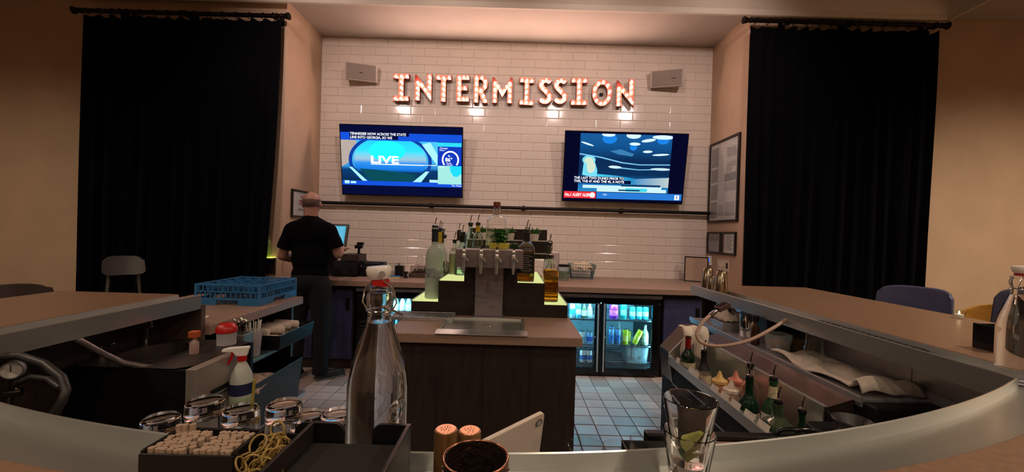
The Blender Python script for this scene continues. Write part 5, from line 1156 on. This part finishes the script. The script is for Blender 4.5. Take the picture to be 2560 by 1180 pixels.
for k in range(14): m.box(-.0565+random.uniform(-.0008, .0008), .0565+random.uniform(-.0008, .0008), -.11, .113, k*.0059, k*.0059+.0052)
m.build('napkins', nk_m, nk)
straw_me = mesh_of(MB().cyl((0, 0, 0), (0, 0, .09), .0036, n=12), mat('straw_kraft', '#98806c', .7, noise=.12, nscale=80), 40)
cnt = 0
for j in range(7):
    for i in range(13):
        x = -.394+i*.0073+(j % 2)*.0036; y = .4465+j*.0065
        if abs(x+.3475) < .0042 or x > -.305 or random.random() < .05: continue
        cnt += 1
        o = share('paper_straw', straw_me, None, (x, y, 1.0892+random.uniform(0, .0014)), (random.uniform(-.012, .012), random.uniform(-.012, .012), 0))
        tag(o, 'kraft paper straw standing end-up in the caddy straw box', 'straw', 'kraft straws in the caddy')
for k, (px, py) in enumerate(((474, 1031), (486, 1035), (502, 1030))):
    p = at(px, py, .505); o = share('paper_straw', straw_me, None, (p.x+.004, .4845+.0015*k, 1.0965), (-.03, -.02, 0)); tag(o, ('outermost', 'middle', 'innermost')[k]+' of three kraft straws poking up behind the straw box', 'straw', 'kraft straws poking up')
M_bam = mat('bamboo', '#94793f', .65, noise=.25, nscale=60)
ord_ = ['first', 'second', 'third', 'fourth', 'fifth', 'sixth']
def pick(label, loc, rx, ry, rz, s):
    pts = [(0, 0, -.05), (0, 0, -.01), (.001, .001, .0)]+[(.0085*math.sin(a), .003*math.sin(a/2), .009-.009*math.cos(a)) for a in [2*PI*i/14 for i in range(1, 14)]]+[(0, -.002, 0), (-.006, -.003, -.006)]
    o = tag(MB().tube([Vector(p)*s for p in pts], .0011*s, 6).build('bamboo_pick', M_bam, None, 60), label, 'pick', 'knotted bamboo picks in the caddy'); o.location = loc; o.rotation_euler = (rx, ry, rz)
for k in range(44):
    z = 1.14+.030*((k//9)/4); pick('knotted bamboo cocktail pick heaped in the caddy', (-.2895+random.uniform(0, .032), .434+random.uniform(0, .065)*(1 if z > 1.15 else .35), z+random.uniform(-.012, .006)), random.uniform(-.6, .6), random.uniform(-.7, .7), random.uniform(0, 6), random.uniform(.9, 1.15))
# shakers, votive, tablet, glasses
def shaker(label, x, y, H, c_):
    t = thing('salt_shaker', label, 'shaker', (x, y, BT), random.uniform(0, 3), 'salt and pepper shakers')
    MB().lathe([(0, 0), (.0145, 0), (.0145, H-.002), (.0138, H), (0, H)], 28).build('body', mat('sh_'+c_, c_, .35, .6, noise=.15, nscale=20, stretch=(8, 8, 1)), t, 40)
    MB().lathe([(0, H+.0002), (.0128, H+.0002), (.0122, H+.0012), (0, H+.0012)], 26).build('top', mat('sh_top', '#c8926c', .3, .7, noise=.1), t, 40)
    hl = MB()
    for k in range(12): a = k*2.4; r_ = .0022*math.sqrt(k); hl.cyl((r_*math.cos(a), r_*math.sin(a), H+.0012), (r_*math.cos(a), r_*math.sin(a), H+.0015), .0006, n=6)
    hl.build('holes', M_blackm, t)
shaker('taller brass-brown shaker beside the votive holder', -.075, .50, .112, '#7a5a38'); shaker('shorter brass-brown shaker against the votive holder', -.047, .515, .104, '#8a6844')
vt = thing('votive_holder', 'hammered bronze votive cup at the front edge of the bar', 'candle holder', (-.032, .43, BT)); m = MB(); n = 40; H = .118; prof = []
for k in range(14): z = H*k/13; prof.append((.026+.0085*math.sin(min(1, k/9)*PI/2), z))
m.lathe([(0, 0)]+prof+[(r-.0018, z) for r, z in prof[::-1][:-1]]+[(0, .004)], n).build('cup', mat('hammered_bronze', '#5a4a42', .3, .9, noise=.2, nscale=60, bump=.8, bscale=140), vt, 60)
dm = MB()
for j in range(9):
    for i in range(26):
        a = 2*PI*(i+.5*(j % 2))/26; r_ = .026+.0085*math.sin(min(1, (j+3)/9)*PI/2); dm.sphere((r_*math.cos(a), r_*math.sin(a), .03+j*.0095), .0022, 6, 4)
o = dm.build('studs', mat('stud_bronze', '#8a7468', .25, .9, noise=.1), vt, 60); o['kind'] = 'stuff'
MB().tube([(.0345*math.cos(a), .0345*math.sin(a), H) for a in [2*PI*i/40 for i in range(40)]], .0012, 8, close=True).build('rim', mat('rim_copper', '#c08a6c', .2, 1), vt, 60)
MB().lathe([(0, .0045), (.018, .0045), (.019, .017), (.017, .018), (0, .016)], 20).cyl((0, 0, .016), (.001, 0, .022), .0008, n=6).build('tea_light', mat('wax', '#b8a898', .5, noise=.05), vt, 45)
C_ = at(1360, 1026, .80); A_ = at(1210, 1100, .72); B_ = at(1345, 1130, .834)
ex_ = (A_-C_).normalized(); ey_ = (B_-C_-ex_*(B_-C_).dot(ex_)).normalized(); ez_ = ex_.cross(ey_)
tl = thing('tablet', 'white tablet leaning at a slant inside the front lip', 'tablet')
tl.matrix_world = Matrix(((ex_.x, ey_.x, ez_.x, C_.x), (ex_.y, ey_.y, ez_.y, C_.y), (ex_.z, ey_.z, ez_.z, C_.z), (0, 0, 0, 1)))
def rrect(w, h, r, n=6):
    out = []
    for cx, cz, a0 in ((w/2-r, h/2-r, 0), (-w/2+r, h/2-r, 90), (-w/2+r, -h/2+r, 180), (w/2-r, -h/2+r, 270)):
        out += [(cx+r*math.cos(math.radians(a0+90*i/n)), cz+r*math.sin(math.radians(a0+90*i/n))) for i in range(n+1)]
    return out
sgn = 1 if ez_.y > 0 else -1          # ez away from the viewer carries the screen
MB().prism([(x+.10, z+.085) for x, z in rrect(.20, .17, .012)], -.004, .004, 'Z').build('shell', mat('tablet_white', '#cdbcae', .35, noise=.03), tl, 30, bevel=.002)
MB().prism([(x+.10, z+.085) for x, z in rrect(.19, .16, .008)], .0041*sgn, .0046*sgn, 'Z').build('screen', M_blackgl, tl)
MB().cyl((.014, .020, -.0041*sgn), (.014, .020, -.0055*sgn), .0085, n=20).build('lens', mat('lens_grey', '#6a5a54', .3, noise=.1), tl, 40); MB().cyl((.014, .020, -.0055*sgn), (.014, .020, -.006*sgn), .005, n=16).build('lens_glass', M_steeld, tl)
def rocks(label, z0, R0, R1, H, grp):
    t = thing('rocks_glass', label, 'glass', (.279, .615, z0), 0, grp)
    MB().lathe([(0, 0), (R0*.95, 0), (R0, .004), (R0*1.02, .02), (R1, H-.001), (R1-.0008, H), (R1-.0022, H-.001), (R0*1.02-.004, .026), (R0*.5, .020), (0, .018)], 48).build('glass', M_glass, t, 22); return t
rocks('lower rocks glass of the nested pair on the front bar', TR, .026, .038, .094, 'nested rocks glasses'); rocks('upper rocks glass holding a black napkin and lime', TR+.046, .025, .0395, .097, 'nested rocks glasses')
nb = tag(MB().add([(-.016, .004, 0), (.012, .002, .001), (.026, .0, .026), (.0285, .006, .075), (.018, .010, .069), (.004, .006, .082), (-.012, .004, .092), (-.017, .004, .06)], [(0, 1, 2, 7), (7, 2, 3, 4), (7, 4, 5, 6)]).build('crumpled_napkin', nk_m), 'crumpled black napkin stuffed in the upper rocks glass', 'napkin'); nb.location = (.279, .615, TR+.068); nb.scale = (.95, .95, .85)
q = nb.modifiers.new('t', 'SOLIDIFY'); q.thickness = .006
lm = thing('lime_wedge', 'green lime wedge resting in the upper rocks glass', 'lime wedge', (.285, .603, TR+.074), .5); lm.rotation_euler = (.3, -.5, .4)
MB().add(*(lambda P: (P[0], P[1]))(([(.024*math.cos(a)*math.cos(b), .024*math.sin(a)*math.cos(b), .024*math.sin(b)) for b in (-.5, 0, .5) for a in [PI*i/10 for i in range(11)]]+[(0, 0, 0)], [(r*11+i, r*11+i+1, (r+1)*11+i+1, (r+1)*11+i) for r in range(2) for i in range(10)]))).build('rind', mat('lime_rind', '#3f6a1c', .4, noise=.25, nscale=80), lm, 60)
for r in (0, 2):
    b = (-.5, 0, .5)[r]; vs = [(.0236*math.cos(a)*math.cos(b), .0236*math.sin(a)*math.cos(b), .0236*math.sin(b)) for a in [PI*i/10 for i in range(11)]]
    MB().add(vs, [tuple(range(11))]).build('flesh', mat('lime_flesh', '#a8ae58', .35, noise=.2, nscale=120), lm)
# far-arm caddy and candle
rc = thing('napkin_holder', 'low black napkin holder on the long bar arm beside the water bottle', 'napkin holder', (1.735, 1.385, BT)); MB().box(-.10, .10, -.04, .04, .0, .004).box(-.10, -.096, -.04, .04, .004, .088).box(.0, .10, -.04, -.036, .004, .085).box(-.096, -.05, -.04, -.036, .004, .085).box(-.096, .1, .036, .04, .004, .085).build('holder', M_blackgl, rc, bevel=.002)
MB().box(-.09, .095, -.034, .034, .0045, .05).build('napkins', nk_m, rc)
tc_ = thing('tealight_glass', 'tiny glass tealight on the far edge of the long bar arm', 'candle', (2.21, 1.985, BT)); MB().lathe(cup_prof(.020, .026, .04), 22).build('glass', M_thin, tc_, 24); MB().lathe([(0, .0065), (.016, .0065), (.016, .02), (0, .02)], 16).build('wax', M_white, tc_, 45)
MB().lathe([(0, .021), (.003, .024), (.0035, .029), (0, .038)], 10).build('flame', glow('flame', (1, .75, .4), 12), tc_, 60)
# ================================================================ STOOLS AND CHAIRS
def stool(label, loc, rz, col, leg, back_z=(.96, 1.15), w=.42, rake=.12):
    t = thing('bar_stool', label, 'bar stool', loc, rz); m = MB(); N = 18   # faces -y, backrest at +y
    z0, z1 = back_z
    for (off, ) in ((0,), (.035,)):
        for j in range(6):
            for i in range(N+1):
                u = -1+2*i/N; v = j/5; wz = w/2*(1-.06*v)
                rr_ = 1-.0*v; x = u*wz*(1 if abs(u) < .9 else (1-.06*(abs(2*v-1)**4))); m.v.append((x, .20-.07*u*u+rake*(v)+off, z0+(z1-z0)*v-(.035*abs(u)**5*(1 if v > .9 else 0))+(.03*abs(u)**5*(1 if v < .1 else 0))))
    k = 6*(N+1)
    for j in range(5):
        for i in range(N): a = j*(N+1)+i; m.f.append((a, a+1, a+N+2, a+N+1)); m.f.append((k+a+N+1, k+a+N+2, k+a+1, k+a))
    for i in range(N): m.f.append((i+1, i, k+i, k+i+1)); a = 5*(N+1)+i; m.f.append((a, a+1, k+a+1, k+a))
    for j in range(5): a = j*(N+1); m.f.append((a, a+N+1, k+a+N+1, k+a)); a += N; m.f.append((a+N+1, a, k+a, k+a+N+1))
    mu = mat('up_'+col, col, .6, noise=.12, nscale=25, bump=.15)
    o = m.build('backrest', mu, t, 60, bevel=.008)
    MB().lathe([(0, .70), (.18, .70), (.205, .715), (.21, .74), (.195, .765), (0, .775)], 28, sq=4).build('seat', mu, t, 45)
    ml = mat('leg_'+leg, leg, .45, noise=.15, nscale=12)
    for sx in (-1, 1):
        for sy in (-1, 1): MB().tube([(sx*.15, sy*.15, .70), (sx*.21, sy*.21, 0)], [.016, .013], 10).build('leg', ml, t, 50)
        MB().tube([(sx*.11, .17, .70), (sx*.10, .225, .86), (sx*.09, .245, 1.0)], .012, 10).build('back_post', ml, t, 50)
    MB().tube([(-.188, -.188, .27), (.188, -.188, .27), (.188, .188, .27), (-.188, .188, .27)], .009, 8, close=True).build('foot_ring', ml, t, 50)
    return t
stool('grey bar stool standing alone in front of the black curtain', (-3.21, 3.36, 0), .8, '#3c3634', '#4a4340', (.97, 1.13), .28)
stool('blue upholstered bar stool drawn up to the long bar arm', (2.36, 2.46, 0), -1.15, '#3a3c5c', '#2a2220', (.92, 1.16), .38, .05)
stool('dark blue bar stool behind the water bottle at the frame edge', (2.50, 1.86, 0), -1.0, '#2c2c44', '#2a2220', (.92, 1.22), .42, .05)
stool('dark brown bar stool just showing past the short bar arm', (-2.575, 2.22, 0), 1.57, '#2c1c14', '#2a2220', (.9, 1.06), .42, .05)
wc = thing('tub_chair', 'low golden wood tub chair beyond the long bar arm', 'chair', (3.45, 2.78, 0), -.9); m = MB(); N = 20
for (r_, ) in ((.30,), (.275,)):
    for z in (.45, 1.0):
        for i in range(N+1): a = -.25+(PI+.5)*i/N; m.v.append((r_*math.cos(a), r_*math.sin(a), z-(.14*abs(math.cos(a))**3 if z > .9 else 0)))
k = N+1
for i in range(N): m.f += [(i, i+1, k+i+1, k+i), (2*k+i+1, 2*k+i, 3*k+i, 3*k+i+1), (k+i, k+i+1, 3*k+i+1, 3*k+i), (i+1, i, 2*k+i, 2*k+i+1)]
m.f += [(0, k, 3*k, 2*k), (N, 2*k+N, 3*k+N, k+N)]; m.build('shell', mat('golden_wood', '#a0702c', .4, noise=.2, nscale=8, stretch=(1, 1, 6)), wc, 40)
MB().lathe([(0, .40), (.25, .40), (.272, .42), (.265, .47), (0, .49)], 24).build('cushion', mat('cushion_dark', '#3a2a24', .8, noise=.1), wc, 45)
for sx in (-1, 1):
    for sy in (-1, 1): MB().tube([(sx*.17, sy*.17, .41), (sx*.21, sy*.21, 0)], [.018, .013], 10).build('leg', mat('golden_wood', '#a0702c', .4), wc, 50)
# ================================================================ BARTENDER (seen from behind, at the till)
pe = thing('person', 'bald bartender in black T-shirt and trousers standing at the till', 'person', (-1.90, 3.82, 0.001), .06)
M_skin = mat('skin', '#98705f', .5, noise=.08, nscale=18, bump=.1, bscale=120)
def remesh(mb, name, m_, vox, sm=6, fac=.5):
    o = mb.build(name, m_, pe); r_ = o.modifiers.new('join', 'REMESH'); r_.mode = 'VOXEL'; r_.voxel_size = vox; r_.use_smooth_shade = True
    s_ = o.modifiers.new('soft', 'SMOOTH'); s_.iterations = sm; s_.factor = fac; return o
b = MB()
# head: cranium, jaw, nose, ears, neck
b.sphere((0, .00, 1.672), .086, 22, 16, (.90, 1.10, 1.04)).sphere((0, .030, 1.625), .068, 18, 12, (.92, 1.0, 1.12)).cap((0, .055, 1.585), (0, .072, 1.578), .030, .024)
b.cap((0, .098, 1.652), (0, .112, 1.625), .010, .013)
for sx in (-1, 1):
    b.sphere((sx*.081, .008, 1.640), .030, 12, 8, (.36, .62, 1.0)); b.sphere((sx*.030, .088, 1.662), .013, 8, 6); b.cap((sx*.014, .093, 1.592), (0, .097, 1.592), .007, .008)
b.cap((0, -.012, 1.61), (0, -.015, 1.48), .062, .066).cap((-.10, -.01, 1.45), (.10, -.01, 1.45), .045, .045).cap((0, -.0, 1.40), (0, .0, 1.0), .085, .085)
sh_ = {-1: (-.188, -.01, 1.40), 1: (.188, -.01, 1.40)}
el_ = {-1: (-.250, -.015, 1.150), 1: (.255, .0, 1.175)}; wr = {-1: (-.16, .225, 1.085), 1: (.20, .25, 1.215)}
for sx in (-1, 1):
    S0, E0, W0 = Vector(sh_[sx]), Vector(el_[sx]), Vector(wr[sx]); b.cap(S0, E0, .052, .041); b.cap(E0, E0.lerp(W0, .35), .040, .041); b.cap(E0.lerp(W0, .35), W0, .040, .026)
    d = (W0-E0).normalized(); lat = Vector((0, 0, 1)).cross(d).normalized()*(-sx); PL = W0+d*.075; b.cap(W0, PL, .026, .020)
    for kf, (o_, ln) in enumerate(((-.028, .062), (-.010, .074), (.010, .078), (.028, .070))):
        p0 = PL+lat*o_*-1; p1 = p0+d*ln*.55+Vector((0, 0, -.008)); p2 = p1+d*ln*.42+Vector((0, 0, -.022)); b.cap(W0+d*.03+lat*o_*-.7, p0, .013, .0105, 10).cap(p0, p1, .0105, .0095, 10).cap(p1, p2, .0095, .0078, 10)
    t0 = W0+d*.022+lat*.022*1; b.cap(t0, t0+d*.035+lat*.028, .014, .011, 10).cap(t0+d*.035+lat*.028, t0+d*.062+lat*.034+Vector((0, 0, -.01)), .011, .009, 10)
    b.cap((sx*.08, .0, .92), (sx*.115, .01, .50), .05, .05).cap((sx*.115, .01, .5), (sx*.12, -.01, .09), .058, .04)
remesh(b, 'body', M_skin, .0068, 5)
hr = MB()
for j in range(6):
    for i in range(25):
        a = math.radians(170+200*i/24); z = 1.615+.075*j/5; q = math.sqrt(max(.02, 1-((z-1.672)/.0895)**2)); hr.v.append((.0785*q*math.cos(a), .0955*q*math.sin(a), z))
for j in range(5):
    for i in range(24): k_ = j*25+i; hr.f.append((k_, k_+1, k_+26, k_+25))
hr.build('stubble', mat('stubble', '#5e4a42', .8, noise=.3, nscale=90), pe, 60)
shb = MB().sphere((0, 0, 1.36), .175, 24, 14, (1.12, .70, 1.0)).sphere((0, .0, 1.15), .17, 24, 14, (1.0, .70, 1.35)).sphere((0, .0, .985), .168, 24, 12, (1.0, .74, .75)).cap((-.125, -.012, 1.43), (.125, -.012, 1.43), .062, .062).cap((0, -.02, 1.45), (-.155, -.012, 1.425), .075, .058).cap((0, -.02, 1.45), (.155, -.012, 1.425), .075, .058).cap((0, -.018, 1.46), (0, -.015, 1.515), .082, .068)
for sx in (-1, 1):
    S0, E0 = Vector(sh_[sx]), Vector(el_[sx]); shb.cap(S0+Vector((-sx*.015, 0, 0)), S0.lerp(E0, .5), .070, .064).cyl(S0.lerp(E0, .35), S0.lerp(E0, .72), .066, .072, 18)
M_shirt = mat('tshirt_black', '#050506', .95, noise=.25, nscale=30, spec=.1)
remesh(shb, 'shirt', M_shirt, .011, 5)
tr_ = MB().sphere((0, -.005, .93), .165, 24, 12, (1.05, .80, .85))
for sx in (-1, 1): tr_.cap((sx*.09, -.005, .88), (sx*.118, .008, .50), .108, .084).cap((sx*.118, .008, .50), (sx*.122, -.012, .10), .082, .068).cyl((sx*.122, -.012, .14), (sx*.122, -.012, .045), .07, .078, 18)
remesh(tr_, 'trousers', mat('trousers_black', '#060606', .9, noise=.25, nscale=25), .013, 5)
for sx, rz_, nm in ((-1, .15, 0), (1, -.9, 1)):
    s = MB().cap((0, -.06, .045), (0, .13, .035), .045, .038); s.box(-.046, .046, -.105, .165, 0, .022)
    so_ = s.build('shoe', mat('shoe_black' if nm == 0 else 'shoe_black', '#151415', .6, noise=.2), pe); so_.location = (sx*.125+(.05 if nm else 0), -.0, 0); so_.rotation_euler.z = rz_; r_ = so_.modifiers.new('join', 'REMESH'); r_.mode = 'VOXEL'; r_.voxel_size = .009; r_.use_smooth_shade = True; q = so_.modifiers.new('s', 'SMOOTH'); q.iterations = 4
so2 = MB().box(-.048, .048, -.108, .168, .001, .014).build('shoe_sole', mat('sole_grey', '#6a6862', .7, noise=.1), pe, bevel=.004); so2.location = (.175, 0, 0); so2.rotation_euler.z = -.9
